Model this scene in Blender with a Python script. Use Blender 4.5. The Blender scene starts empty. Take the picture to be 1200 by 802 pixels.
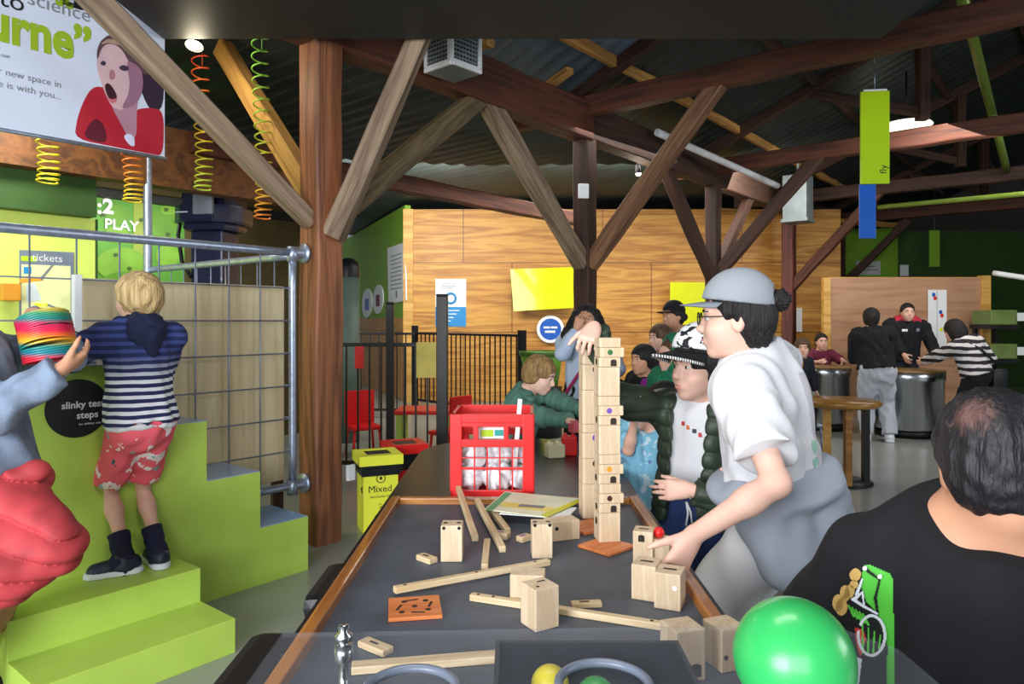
import bpy, bmesh, math, random
import numpy as np
from mathutils import Vector, Matrix, Euler
from mathutils.bvhtree import BVHTree
import openvdb
random.seed(7); RNG = np.random.default_rng(5)
SC = bpy.context.scene; COL = SC.collection
V = Vector
F, CX, HZ, HC = 830.0, 600.0, 376.0, 1.4      # focal in px (1200 wide), principal column, horizon row, eye height
def W(px, py, Y): return V(((px-CX)/F*Y, Y, HC-(py-HZ)/F*Y))          # pixel + depth -> world
def G(px, py, z=0.0):                                                  # pixel on a level plane -> world
    Y = F*(HC-z)/(py-HZ); return V(((px-CX)/F*Y, Y, z))
UA = V((.6281, .7781, 0)); UB = V((-.7781, .6281, 0)); OAB = V((-1.51, 3.53, 0))
def AB(a, b, z=0.0): return OAB + UA*a + UB*b + V((0, 0, z))           # the timber grid's own axes
RZAB = math.atan2(UA.y, UA.x)

# ---------------------------------------------------------------- materials
def lin(c):
    return tuple(((v/255)/12.92 if v/255 <= .04045 else ((v/255+.055)/1.055)**2.4) for v in c)
MATS = {}
def new_mat(name):
    m = bpy.data.materials.new(name); m.use_nodes = True
    nt = m.node_tree; b = nt.nodes['Principled BSDF']
    return m, nt, b
def mat(name, rgb, rough=.5, metal=0.0, var=.08, scale=6.0, bump=0.0, bscale=60.0, stretch=(1, 1, 1), rgb2=None, emit=0.0,
        alpha=1.0, trans=0.0, ior=1.45, coat=0.0, sheen=0.0, detail=4.0, sss=0.0):
    if name in MATS: return MATS[name]
    m, nt, b = new_mat(name); N, L = nt.nodes, nt.links
    tc = N.new('ShaderNodeTexCoord'); mp = N.new('ShaderNodeMapping'); mp.inputs['Scale'].default_value = stretch
    L.new(tc.outputs['Object'], mp.inputs['Vector'])
    no = N.new('ShaderNodeTexNoise'); no.inputs['Scale'].default_value = scale; no.inputs['Detail'].default_value = detail
    L.new(mp.outputs['Vector'], no.inputs['Vector'])
    rp = N.new('ShaderNodeValToRGB'); c = lin(rgb)
    c2 = lin(rgb2) if rgb2 else tuple(v*(1-var*2.2) for v in c)
    c1 = c if rgb2 else tuple(min(1, v*(1+var)) for v in c)
    rp.color_ramp.elements[0].position = .32; rp.color_ramp.elements[1].position = .68
    rp.color_ramp.elements[0].color = (*c2, 1); rp.color_ramp.elements[1].color = (*c1, 1)
    L.new(no.outputs['Fac'], rp.inputs['Fac']); L.new(rp.outputs['Color'], b.inputs['Base Color'])
    b.inputs['Roughness'].default_value = rough; b.inputs['Metallic'].default_value = metal
    b.inputs['IOR'].default_value = ior; b.inputs['Alpha'].default_value = alpha
    b.inputs['Transmission Weight'].default_value = trans; b.inputs['Coat Weight'].default_value = coat
    b.inputs['Sheen Weight'].default_value = sheen
    if sss: b.inputs['Subsurface Weight'].default_value = sss; b.inputs['Subsurface Radius'].default_value = (.012, .005, .003)
    if emit:
        L.new(rp.outputs['Color'], b.inputs['Emission Color']); b.inputs['Emission Strength'].default_value = emit
    if bump:
        n2 = N.new('ShaderNodeTexNoise'); n2.inputs['Scale'].default_value = bscale; n2.inputs['Detail'].default_value = 5
        L.new(mp.outputs['Vector'], n2.inputs['Vector'])
        bp = N.new('ShaderNodeBump'); bp.inputs['Strength'].default_value = bump; bp.inputs['Distance'].default_value = .01
        L.new(n2.outputs['Fac'], bp.inputs['Height']); L.new(bp.outputs['Normal'], b.inputs['Normal'])
    MATS[name] = m; return m
def wood(name, rgb, rgb2, rough=.6, scale=1.0, ring=9.0, bump=.25, coat=0.0, axis=0, dist=5.0):
    """grain runs along one local axis"""
    if name in MATS: return MATS[name]
    m, nt, b = new_mat(name); N, L = nt.nodes, nt.links
    tc = N.new('ShaderNodeTexCoord'); mp = N.new('ShaderNodeMapping')
    s = [scale*6]*3; s[axis] = scale*.45; mp.inputs['Scale'].default_value = s
    L.new(tc.outputs['Object'], mp.inputs['Vector'])
    no = N.new('ShaderNodeTexNoise'); no.inputs['Scale'].default_value = 1.6; no.inputs['Detail'].default_value = 6; no.inputs['Distortion'].default_value = .6
    L.new(mp.outputs['Vector'], no.inputs['Vector'])
    mu = N.new('ShaderNodeMath'); mu.operation = 'MULTIPLY'; mu.inputs[1].default_value = ring
    L.new(no.outputs['Fac'], mu.inputs[0])
    fr = N.new('ShaderNodeMath'); fr.operation = 'PINGPONG'; fr.inputs[1].default_value = 1.0
    L.new(mu.outputs[0], fr.inputs[0])
    n2 = N.new('ShaderNodeTexNoise'); n2.inputs['Scale'].default_value = 14; n2.inputs['Detail'].default_value = 8
    L.new(mp.outputs['Vector'], n2.inputs['Vector'])
    mx = N.new('ShaderNodeMath'); mx.operation = 'MULTIPLY_ADD'; mx.inputs[1].default_value = .55
    L.new(fr.outputs[0], mx.inputs[0])
    m3 = N.new('ShaderNodeMath'); m3.operation = 'MULTIPLY'; m3.inputs[1].default_value = .5
    L.new(n2.outputs['Fac'], m3.inputs[0]); L.new(m3.outputs[0], mx.inputs[2])
    rp = N.new('ShaderNodeValToRGB'); rp.color_ramp.elements[0].position = .2; rp.color_ramp.elements[1].position = .8
    rp.color_ramp.elements[0].color = (*lin(rgb2), 1); rp.color_ramp.elements[1].color = (*lin(rgb), 1)
    L.new(mx.outputs[0], rp.inputs['Fac']); L.new(rp.outputs['Color'], b.inputs['Base Color'])
    b.inputs['Roughness'].default_value = rough; b.inputs['Coat Weight'].default_value = coat
    if bump:
        bp = N.new('ShaderNodeBump'); bp.inputs['Strength'].default_value = bump; bp.inputs['Distance'].default_value = .006
        L.new(mx.outputs[0], bp.inputs['Height']); L.new(bp.outputs['Normal'], b.inputs['Normal'])
    MATS[name] = m; return m
def math_node(nt, op, a, b=None, c=None):
    n = nt.nodes.new('ShaderNodeMath'); n.operation = op
    for i, v in enumerate((a, b, c)):
        if v is None: continue
        if isinstance(v, (int, float)): n.inputs[i].default_value = v
        else: nt.links.new(v, n.inputs[i])
    return n.outputs[0]

# ---------------------------------------------------------------- objects
def tag(o, label=None, cat=None, group=None, kind=None):
    if label: o['label'] = label
    if cat: o['category'] = cat
    if group: o['group'] = group
    if kind: o['kind'] = kind
    return o
def empty(name, loc, label, cat, group=None, rz=0.0):
    o = bpy.data.objects.new(name, None); COL.objects.link(o); o.location = loc; o.rotation_euler = (0, 0, rz)
    o.empty_display_size = .05
    return tag(o, label, cat, group)
def link(name, me, m=None, parent=None, loc=(0, 0, 0), rot=None, smooth=False):
    o = bpy.data.objects.new(name, me); COL.objects.link(o)
    if m is not None:
        for mm in (m if isinstance(m, (list, tuple)) else [m]): me.materials.append(mm)
    if parent is not None: o.parent = parent
    o.location = loc
    if rot is not None: o.rotation_euler = rot
    if smooth and len(me.polygons): me.polygons.foreach_set('use_smooth', [True]*len(me.polygons))
    return o
class MB:
    """collects shapes, links them as ONE mesh"""
    def __init__(s): s.bm = bmesh.new()
    def faces(s, vs, fs, mi=0):
        b = [s.bm.verts.new(v) for v in vs]
        for f in fs:
            try: fc = s.bm.faces.new([b[i] for i in f]); fc.material_index = mi
            except ValueError: pass
        return b
    def box(s, lo, hi, bev=0.0, M=None, mi=0):
        lo, hi = V(lo), V(hi); c = (lo+hi)/2; h = (hi-lo)/2
        t = bmesh.new()
        bmesh.ops.create_cube(t, size=2.0)
        for v in t.verts: v.co = V((v.co.x*h.x, v.co.y*h.y, v.co.z*h.z))
        if bev: bmesh.ops.bevel(t, geom=t.edges[:]+t.verts[:], offset=min(bev, min(h)*.9), segments=2, profile=.6, affect='EDGES')
        for v in t.verts:
            v.co += c
            if M is not None: v.co = M @ v.co
        s._merge(t, mi); return s
    def _merge(s, t, mi=0):
        mp = {v: s.bm.verts.new(v.co) for v in t.verts}
        for f in t.faces:
            try: n = s.bm.faces.new([mp[v] for v in f.verts]); n.material_index = mi
            except ValueError: pass
        t.free()
    def tube(s, pts, r, n=10, closed=False, cap=True, mi=0):
        pts = [V(p) for p in pts]; rs = r if isinstance(r, (list, tuple)) else [r]*len(pts)
        rings = []; up = None; m = len(pts)
        for i, p in enumerate(pts):
            if closed: t = pts[(i+1) % m]-pts[i-1]
            else: t = pts[min(i+1, m-1)]-pts[max(i-1, 0)]
            t.normalize()
            if up is None:
                up = V((0, 0, 1)) if abs(t.z) < .9 else V((1, 0, 0))
            x = t.cross(up); x.normalize(); up = x.cross(t); up.normalize()
            rings.append([s.bm.verts.new(p + (x*math.cos(2*math.pi*k/n) + up*math.sin(2*math.pi*k/n))*rs[i]) for k in range(n)])
        for i in range(m if closed else m-1):
            a, b = rings[i], rings[(i+1) % m]
            for k in range(n):
                f = s.bm.faces.new((a[k], a[(k+1) % n], b[(k+1) % n], b[k])); f.material_index = mi; f.smooth = True
        if cap and not closed:
            for q in (rings[0][::-1], rings[-1]):
                f = s.bm.faces.new(q); f.material_index = mi
        return s
    def lathe(s, prof, n=32, c=(0, 0, 0), mi=0, smooth=True, M=None):
        c = V(c); rings = []
        for r, z in prof:
            pts = [V((r*math.cos(2*math.pi*k/n), r*math.sin(2*math.pi*k/n), z)) + c for k in range(n)] if r > 1e-5 else [V((0, 0, z))+c]
            if M is not None: pts = [M @ p for p in pts]
            rings.append([s.bm.verts.new(p) for p in pts])
        for a, b in zip(rings, rings[1:]):
            for k in range(n):
                k2 = (k+1) % n
                if len(a) == 1 and len(b) == 1: continue
                if len(a) == 1: q = (a[0], b[k2], b[k])
                elif len(b) == 1: q = (a[k], a[k2], b[0])
                else: q = (a[k], a[k2], b[k2], b[k])
                f = s.bm.faces.new(q); f.material_index = mi; f.smooth = smooth
        return s
    def prism(s, poly, z0, z1, M=None, mi=0):
        """poly: list of (x,y) ccw"""
        n = len(poly); lo = [V((x, y, z0)) for x, y in poly]; hi = [V((x, y, z1)) for x, y in poly]
        if M is not None: lo = [M @ p for p in lo]; hi = [M @ p for p in hi]
        s.faces(lo+hi, [tuple(range(n-1, -1, -1)), tuple(range(n, 2*n))] + [(i, (i+1) % n, n+(i+1) % n, n+i) for i in range(n)], mi)
        return s
    def sphere(s, c, r, M=None, seg=20, ring=12, mi=0):
        r = r if isinstance(r, (list, tuple)) else (r, r, r); t = bmesh.new()
        bmesh.ops.create_uvsphere(t, u_segments=seg, v_segments=ring, radius=1)
        for v in t.verts:
            p = V((v.co.x*r[0], v.co.y*r[1], v.co.z*r[2])); v.co = (M @ p if M is not None else p) + V(c)
        mp = {v: s.bm.verts.new(v.co) for v in t.verts}
        for f in t.faces:
            n = s.bm.faces.new([mp[v] for v in f.verts]); n.material_index = mi; n.smooth = True
        t.free(); return s
    def mesh(s, name):
        bmesh.ops.recalc_face_normals(s.bm, faces=s.bm.faces[:])
        me = bpy.data.meshes.new(name); s.bm.to_mesh(me); s.bm.free(); return me
    def obj(s, name, m, parent=None, loc=(0, 0, 0), rot=None, smooth=False):
        return link(name, s.mesh(name), m, parent, loc, rot, smooth)
def frame(x, z=(0, 0, 1), loc=(0, 0, 0)):
    """matrix with local X along x"""
    x = V(x).normalized(); z = V(z); y = z.cross(x)
    if y.length < 1e-4: y = V((0, 1, 0))
    y.normalize(); z = x.cross(y)
    M = Matrix((x, y, z)).transposed().to_4x4(); M.translation = V(loc); return M
def set_matrix(o, M): o.matrix_world = M; return o
def timber(name, p0, p1, w, h, m, label, cat='timber', bev=.012, z=(0, 0, 1), group=None):
    """a sawn timber, its own object, local X along its length, slightly irregular"""
    p0, p1 = V(p0), V(p1); L = (p1-p0).length; b = MB(); n = max(3, int(L/.35)); rings = []
    for i in range(n+1):
        x = L*i/n; j = [random.uniform(-.006, .006) for _ in range(4)]
        ww, hh = w/2+j[0], h/2+j[1]; oy, oz = j[2]*.6, j[3]*.6
        pr = [(-ww+bev, -hh), (ww-bev, -hh), (ww, -hh+bev), (ww, hh-bev), (ww-bev, hh), (-ww+bev, hh), (-ww, hh-bev), (-ww, -hh+bev)]
        rings.append([b.bm.verts.new((x, oy+q[0], oz+q[1])) for q in pr])
    for r0, r1 in zip(rings, rings[1:]):
        for k in range(8): b.bm.faces.new((r0[k], r0[(k+1) % 8], r1[(k+1) % 8], r1[k]))
    b.bm.faces.new(rings[0][::-1]); b.bm.faces.new(rings[-1])
    o = b.obj(name, m); set_matrix(o, frame(p1-p0, z, p0)); return tag(o, label, cat, group)
def text_mesh(body, size, bold=0.0, extrude=.0006, align='CENTER', spacing=1.0, shear=0.0):
    c = bpy.data.curves.new('lettering', 'FONT'); c.body = body; c.size = size; c.align_x = align; c.align_y = 'CENTER'
    c.offset = bold; c.extrude = extrude; c.space_character = spacing; c.resolution_u = 3; c.shear = shear
    o = bpy.data.objects.new('tmp_lettering', c); COL.objects.link(o)
    bpy.context.view_layer.update()
    dg = bpy.context.evaluated_depsgraph_get(); me = bpy.data.meshes.new_from_object(o.evaluated_get(dg))
    bpy.data.objects.remove(o); bpy.data.curves.remove(c); return me
def text(body, size, m, parent, loc, X=(1, 0, 0), Z=(0, 0, 1), name='lettering', sx=1.0, **k):
    """flat lettering: reading direction X, up Z (parent's local axes)"""
    me = text_mesh(body, size, **k); o = link(name, me, m, parent)
    X = V(X).normalized(); Zv = V(Z); N_ = X.cross(Zv).normalized(); Zv = N_.cross(X)
    M = Matrix((X*sx, Zv, N_)).transposed().to_4x4(); M.translation = V(loc)
    o.matrix_local = M; return o
def ngon_plate(poly, t):
    """thin plate in local XZ plane (front at -Y), thickness t"""
    b = MB(); M = Matrix(((1, 0, 0), (0, 0, 1), (0, 1, 0))).to_4x4(); b.prism(poly, -t, 0, M=M); return b
def disc_poly(r, n=40, ry=None, c=(0, 0)):
    return [(c[0]+r*math.cos(2*math.pi*k/n), c[1]+(ry or r)*math.sin(2*math.pi*k/n)) for k in range(n)]
def ordinal(i): return ['lowest', 'second', 'third', 'fourth', 'fifth', 'sixth', 'seventh', 'eighth', 'ninth', 'tenth', 'eleventh', 'twelfth', 'thirteenth', 'fourteenth', 'fifteenth', 'sixteenth'][i]
# ---------------------------------------------------------------- signed-distance sculpting for bodies and cloth
def nrm(v): return V(v).normalized()
class Sdf:
    def __init__(s, lo, hi, h):
        s.h = h; s.lo = np.array(lo, np.float32)-3*h; n = np.ceil((np.array(hi)+3*h-s.lo)/h).astype(int)+1
        s.D = np.full(n, 1.0, np.float32)
        s.ax = [(s.lo[i]+h*np.arange(n[i])).astype(np.float32) for i in range(3)]
    def sub(s, lo, hi):
        sl = []
        for i in range(3):
            a = int(np.clip(math.floor((lo[i]-s.lo[i])/s.h), 0, s.D.shape[i])); b = int(np.clip(math.ceil((hi[i]-s.lo[i])/s.h)+1, 0, s.D.shape[i]))
            if b <= a: return None, None
            sl.append(slice(a, b))
        return tuple(sl), (s.ax[0][sl[0]][:, None, None], s.ax[1][sl[1]][None, :, None], s.ax[2][sl[2]][None, None, :])
    def put(s, fn, lo, hi, k=.02, op='u', cut=None):
        mg = k+2.5*s.h
        sl, p = s.sub(np.array(lo)-mg, np.array(hi)+mg)
        if sl is None: return s
        d = fn(*p)
        if cut is not None:
            for (c, n) in cut:
                n = nrm(n); d = np.maximum(d, (p[0]-c[0])*n.x+(p[1]-c[1])*n.y+(p[2]-c[2])*n.z)
        a = s.D[sl]
        if op == 'u':
            hh = np.clip(.5+.5*(a-d)/k, 0, 1); s.D[sl] = a*(1-hh)+d*hh-k*hh*(1-hh)
        else:
            d = -d; hh = np.clip(.5-.5*(a-d)/k, 0, 1); s.D[sl] = a*(1-hh)+d*hh+k*hh*(1-hh)
        return s
    def cone(s, a, b, ra, rb, k=.02, n=None, sq=1.0, op='u', cut=None):
        """tapered capsule; thickness along n scaled by sq"""
        a, b = V(a), V(b); ba = b-a; L2 = max(ba.length_squared, 1e-9)
        if n is not None: n = nrm(n)
        def fn(x, y, z):
            px, py, pz = x-a.x, y-a.y, z-a.z
            t = np.clip((px*ba.x+py*ba.y+pz*ba.z)/L2, 0, 1)
            qx, qy, qz = px-t*ba.x, py-t*ba.y, pz-t*ba.z
            if n is not None:
                dn = (qx*n.x+qy*n.y+qz*n.z)*(1/sq-1); qx, qy, qz = qx+dn*n.x, qy+dn*n.y, qz+dn*n.z
            d = np.sqrt(qx*qx+qy*qy+qz*qz)-(ra+(rb-ra)*t)
            return (d*min(sq, 1.0)).astype(np.float32)
        r = max(ra, rb)*max(1, sq)
        lo = [min(a[i], b[i])-r for i in range(3)]; hi = [max(a[i], b[i])+r for i in range(3)]
        return s.put(fn, lo, hi, k, op, cut)
    def ell(s, c, r, R=None, k=.02, op='u', cut=None):
        c = V(c); R = R or (V((1, 0, 0)), V((0, 1, 0)), V((0, 0, 1))); r = (r, r, r) if isinstance(r, (int, float)) else r
        def fn(x, y, z):
            px, py, pz = x-c.x, y-c.y, z-c.z; k0 = 0; k1 = 0
            for ax, rr in zip(R, r):
                q = (px*ax.x+py*ax.y+pz*ax.z)/rr; k0 = k0+q*q; k1 = k1+(q/rr)**2
            k0 = np.sqrt(k0); k1 = np.sqrt(k1)+1e-6
            return (k0*(k0-1)/k1).astype(np.float32)
        e = [math.sqrt(sum((ax[i]*rr)**2 for ax, rr in zip(R, r))) for i in range(3)]
        return s.put(fn, [c[i]-e[i] for i in range(3)], [c[i]+e[i] for i in range(3)], k, op, cut)
    def box(s, c, r, R=None, rad=.01, k=.01, op='u', cut=None):
        c = V(c); R = R or (V((1, 0, 0)), V((0, 1, 0)), V((0, 0, 1)))
        def fn(x, y, z):
            px, py, pz = x-c.x, y-c.y, z-c.z; o2 = 0; ins = -1e9
            for ax, rr in zip(R, r):
                q = np.abs(px*ax.x+py*ax.y+pz*ax.z)-(rr-rad); o2 = o2+np.maximum(q, 0)**2; ins = np.maximum(ins, q)
            return (np.sqrt(o2)+np.minimum(ins, 0)-rad).astype(np.float32)
        e = [sum(abs(ax[i]*rr) for ax, rr in zip(R, r)) for i in range(3)]
        return s.put(fn, [c[i]-e[i] for i in range(3)], [c[i]+e[i] for i in range(3)], k, op, cut)
    def cutp(s, c, n):
        """remove everything on the n side of the plane"""
        n = nrm(n); x, y, z = s.ax[0][:, None, None], s.ax[1][None, :, None], s.ax[2][None, None, :]
        s.D = np.maximum(s.D, ((x-c[0])*n.x+(y-c[1])*n.y+(z-c[2])*n.z).astype(np.float32)); return s
    def folds(s, amp, freq, seed=0, ny=1.0, nz=1.0):
        r = np.random.default_rng(seed); x, y, z = s.ax[0][:, None, None], s.ax[1][None, :, None], s.ax[2][None, None, :]
        tot = 0
        for i in range(3):
            d = r.normal(size=3); d /= np.linalg.norm(d); d *= freq*1.8*(.7+.6*i); d[2] *= nz
            w = r.normal(size=3)*freq*.6; ph = r.uniform(0, 6.28)
            tot = tot+np.sin(x*d[0]+y*d[1]*ny+z*d[2]+ph+1.6*np.sin(x*w[0]+y*w[1]+z*w[2]))/(1+.5*i)
        m = np.abs(s.D) < .06
        s.D = np.where(m, s.D+amp*tot.astype(np.float32), s.D).astype(np.float32); return s
    def quilt(s, amp, pitch, axis=(0, 0, 1), off=0.0):
        a = nrm(axis); x, y, z = s.ax[0][:, None, None], s.ax[1][None, :, None], s.ax[2][None, None, :]
        w = np.abs(np.sin((x*a.x+y*a.y+z*a.z+off)*math.pi/pitch))**.45
        m = np.abs(s.D) < .06
        s.D = np.where(m, s.D-amp*(w-.6).astype(np.float32), s.D).astype(np.float32); return s
    def mesh(s, name, origin=(0, 0, 0)):
        g = openvdb.FloatGrid(1.0); g.copyFromArray(s.D); p, t, q = g.convertToPolygons(0.0)
        p = p*s.h+s.lo-np.array(origin, np.float32)
        me = bpy.data.meshes.new(name); nt, nq = len(t), len(q)
        me.vertices.add(len(p)); me.vertices.foreach_set('co', p.astype(np.float32).ravel())
        loops = np.concatenate([q[:, ::-1].ravel(), t[:, ::-1].ravel()]).astype(np.int32)
        me.loops.add(len(loops)); me.loops.foreach_set('vertex_index', loops)
        me.polygons.add(nt+nq)
        st = np.concatenate([np.arange(nq)*4, nq*4+np.arange(nt)*3]).astype(np.int32)
        me.polygons.foreach_set('loop_start', st)
        me.polygons.foreach_set('use_smooth', np.ones(nt+nq, bool)); me.update(calc_edges=True); me.validate()
        return me
def ik(a, c, l1, l2, pole):
    """middle joint between a and c, bending toward pole direction; returns (mid, end)"""
    a, c = V(a), V(c); d = c-a; L = d.length
    if L > (l1+l2)*.999: c = a+d*((l1+l2)*.999/L); d = c-a; L = d.length
    x = (l1*l1-l2*l2+L*L)/(2*L); h = math.sqrt(max(l1*l1-x*x, 0)); u = d/L
    p = V(pole); p = p-u*p.dot(u); p.normalize(); return a+u*x+p*h, c
def fit_hand(s, wrist, d, palm, thumb, sz, curl=.5, spread=.16, k=.008, curls=None, thumb_out=.75):
    """palm, four fingers and a thumb. d: toward the fingers, palm: the way the palm faces, thumb: the thumb's side"""
    d = nrm(d); palm = nrm(V(palm)-d*V(palm).dot(d)); th = d.cross(palm)
    if th.dot(V(thumb)) < 0: th = -th
    w = V(wrist)
    s.cone(w, w+d*.03*sz, .024*sz, .03*sz, k=.015, n=palm, sq=.72)
    for i in range(4):
        x = (.5-i/3.0); s.cone(w+d*.02*sz+th*x*.03*sz, w+d*.085*sz+th*x*.062*sz, .019*sz, .0145*sz, k=.012, n=palm, sq=.85)
    lens = [.068, .076, .071, .055]
    for i in range(4):
        x = (.5-i/3.0); p = w+d*(.088-.006*abs(x-.1)*4)*sz+th*x*.064*sz
        u = (d+th*x*spread*2).normalized(); c = (curls[i] if curls else curl); ang = c*.75; r = [.0092, .0085, .0078, .0066]
        for j, f in enumerate((.44, .32, .24)):
            u2 = (u*math.cos(ang)+palm*math.sin(ang)).normalized(); q = p+u2*lens[i]*f*sz
            s.cone(p, q, r[j]*sz, r[j+1]*sz, k=.004); p = q
            ax = palm; pn = u2*-math.sin(ang)+palm*math.cos(ang); u = u2; palm_i = palm; ang += c*.55
            u = (d+th*x*spread*2).normalized()
    p = w+d*.02*sz+th*.024*sz+palm*.006*sz
    u = (d*.75+th*thumb_out+palm*.35).normalized()
    for L_, r0, r1 in ((.04, .0155, .0115), (.032, .0112, .0095), (.026, .0095, .0078)):
        q = p+u*L_*sz; s.cone(p, q, r0*sz, r1*sz, k=.006); p = q; u = (u+d*.25+palm*.3*curl).normalized()

class Fig:
    """one person: joints in world space; body is one continuous mesh, hair and clothes are children"""
    def __init__(s, label, base, pelvis, neck, head, tf, hf, hu=(0, 0, 1), k=1.0, hs=1.0, h=.008, skin=None,
                 LH=None, RH=None, Lp=None, Rp=None, LF=None, RF=None, Lk=None, Rk=None, hand=None, sw=.19, drop=.075, legs=True, group=None, fat=1.0,
                 toeL=None, toeR=None, armlen=1.0, lr=1.0):
        s.label, s.base, s.k, s.hs, s.h, s.group = label, V(base), k, hs, h, group
        s.P, s.N, s.H = V(pelvis), V(neck), V(head); s.up = (s.N-s.P).normalized()
        tf = V(tf); tf = (tf-s.up*tf.dot(s.up)).normalized(); s.tf = tf; s.side = tf.cross(s.up).normalized()   # person's right
        hu = nrm(hu); hf = nrm(V(hf)-hu*V(hf).dot(hu)); s.hf, s.hu = hf, hu; s.hr = hf.cross(hu).normalized()
        s.skin = skin; s.fat = fat; s.legs = legs; s.sw = sw
        sh = s.N-s.up*drop*k; s.RS, s.LS = sh+s.side*sw*k, sh-s.side*sw*k
        ua, fa = .28*k*armlen, .25*k*armlen
        def dflt(S, sg): return S-V((0, 0, .5*k))+s.side*sg*.06+tf*.06
        s.RE, s.RH = ik(s.RS, RH if RH is not None else dflt(s.RS, 1), ua, fa, Rp or (-tf*.8+s.side*.5-V((0, 0, .3))))
        s.LE, s.LH = ik(s.LS, LH if LH is not None else dflt(s.LS, -1), ua, fa, Lp or (-tf*.8-s.side*.5-V((0, 0, .3))))
        s.Rhip, s.Lhip = s.P+s.side*.09*k-s.up*.03*k, s.P-s.side*.09*k-s.up*.03*k
        ul, ll = .43*k, .42*k; an = .085*k
        def fd(Fp, hp, sg): return V(Fp) if Fp is not None else V((hp.x, hp.y, s.base.z))+s.side*sg*.02
        s.RF, s.LF = fd(RF, s.Rhip, 1), fd(LF, s.Lhip, -1)
        s.RK, s.RA = ik(s.Rhip, s.RF+V((0, 0, an)), ul, ll, Rk or tf)
        s.LK, s.LA = ik(s.Lhip, s.LF+V((0, 0, an)), ul, ll, Lk or tf)
        tfh = V((tf.x, tf.y, 0)).normalized(); s.toeR, s.toeL = nrm(toeR or tfh), nrm(toeL or tfh)
        s.hand = hand or {}; s.lr = lr
    def hp(s, x, y, z): return s.H+(s.hr*x+s.hf*y+s.hu*z)*s.hs          # head frame -> world
    def HR(s): return (s.hr, s.hf, s.hu)
    def TR(s): return (s.side, s.tf, s.up)
    def tp(s, t, x=0.0, y=0.0): return s.P.lerp(s.N, t)+s.side*x*s.k+s.tf*y*s.k
    def bounds(s, pts, m=.16): 
        a = np.array([list(p) for p in pts]); return a.min(0)-m, a.max(0)+m
    def torso(s, g, t=0.0, k=.05, lo=0.0):
        f = s.k; fat = s.fat
        g.ell(s.P-s.up*.01*f, (.158*f*fat+t, .118*f*fat+t, .135*f+t), s.TR(), k=k)
        g.ell(s.P.lerp(s.N, .38)+s.tf*.006*f, (.142*f*fat+t, .108*f*fat+t, .19*f+t), s.TR(), k=k)
        g.ell(s.P.lerp(s.N, .70), (.164*f+t, .115*f+t, .19*f+t), s.TR(), k=k)
        g.cone(s.RS-s.side*.035*f, s.LS+s.side*.035*f, .058*f+t, .058*f+t, k=k)
        g.cone(s.RS-s.side*.07*f, s.N-s.up*.005*f-s.tf*.012*f, .05*f+t, .052*f+t*.6, k=k); g.cone(s.LS+s.side*.07*f, s.N-s.up*.005*f-s.tf*.012*f, .05*f+t, .052*f+t*.6, k=k)
    def head_sdf(s, g):
        q = s.hs; R = s.HR(); e = lambda c, r, k=.02, op='u': g.ell(s.hp(*c), tuple(v*q for v in r), R, k=k*q, op=op)
        e((0, -.014, .032), (.074, .094, .086)); e((0, .02, -.02), (.066, .072, .09), .03); e((0, .036, -.052), (.050, .050, .052), .03)
        e((0, .066, -.098), (.021, .018, .016), .025)
        for sx in (-1, 1):
            e((sx*.036, .055, -.03), (.026, .026, .026), .02); e((sx*.03, .104, .006), (.018, .017, .013), .014, 's')
        e((0, .078, .034), (.05, .016, .014), .02)
        g.cone(s.hp(0, .086, .016), s.hp(0, .108, -.024), .0075*q, .0115*q, k=.012*q); e((0, .1, -.03), (.016, .011, .009), .008)
        e((0, .086, -.064), (.023, .012, .013), .014); e((0, .1, -.0635), (.02, .006, .0016), .004, 's')
        for sx in (-1, 1):
            e((sx*.074, -.012, -.004), (.010, .02, .031), .008); e((sx*.083, -.006, .0), (.006, .011, .018), .006, 's')
        g.cone(s.hp(0, -.022, -.06), s.N-s.up*.03*s.k, .052*q*min(1.0, .72+.28*s.k), .06*s.k, k=.03)
    def arms_sdf(s, g, f=None):
        f = s.k
        for S, E, Hd, nm in ((s.RS, s.RE, s.RH, 'R'), (s.LS, s.LE, s.LH, 'L')):
            g.cone(S, E, .05*f, .039*f, k=.03); g.cone(E, E.lerp(Hd, .35), .039*f, .04*f, k=.02); g.cone(E.lerp(Hd, .3), Hd, .04*f, .026*f, k=.02)
            hd = dict(d=(Hd-E), palm=None, thumb=None, curl=.5); hd.update(s.hand.get(nm, {}))
            dd = nrm(hd['d']); side = s.side if nm == 'R' else -s.side
            palm = V(hd['palm']) if hd['palm'] is not None else -side
            th = V(hd['thumb']) if hd['thumb'] is not None else s.tf
            kw = {a: b for a, b in hd.items() if a not in ('d', 'palm', 'thumb')}
            fit_hand(g, Hd, dd, palm, th, f**.8*1.0, **kw)
    def body(s):
        f = s.k; pts = [s.P, s.N, s.hp(0, 0, .13), s.RS, s.LS, s.RE, s.LE, s.RH, s.LH]
        if s.legs: pts += [s.RK, s.LK, s.RF+s.toeR*.12*f, s.LF+s.toeL*.12*f]
        lo, hi = s.bounds(pts, .22*max(f, .75)); g = Sdf(lo, hi, s.h)
        s.torso(g); s.arms_sdf(g)
        if s.legs:
            for hp_, K, A, Ft, toe in ((s.Rhip, s.RK, s.RA, s.RF, s.toeR), (s.Lhip, s.LK, s.LA, s.LF, s.toeL)):
                q = f*s.lr; g.cone(hp_, K, .082*q, .056*q, k=.04*s.lr); g.cone(K, K.lerp(A, .35), .052*q, .056*q, k=.03*s.lr); g.cone(K.lerp(A, .3), A, .056*q, .035*q, k=.03*s.lr)
                hl = Ft+V((0, 0, .035*f)); g.cone(hl-toe*.04*f, hl+toe*.13*f-V((0, 0, .01*f)), .034*f, .026*f, k=.03); g.cone(A, hl, .036*f, .036*f, k=.02)
        s.head_sdf(g)
        me = g.mesh('person', s.base)
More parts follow.
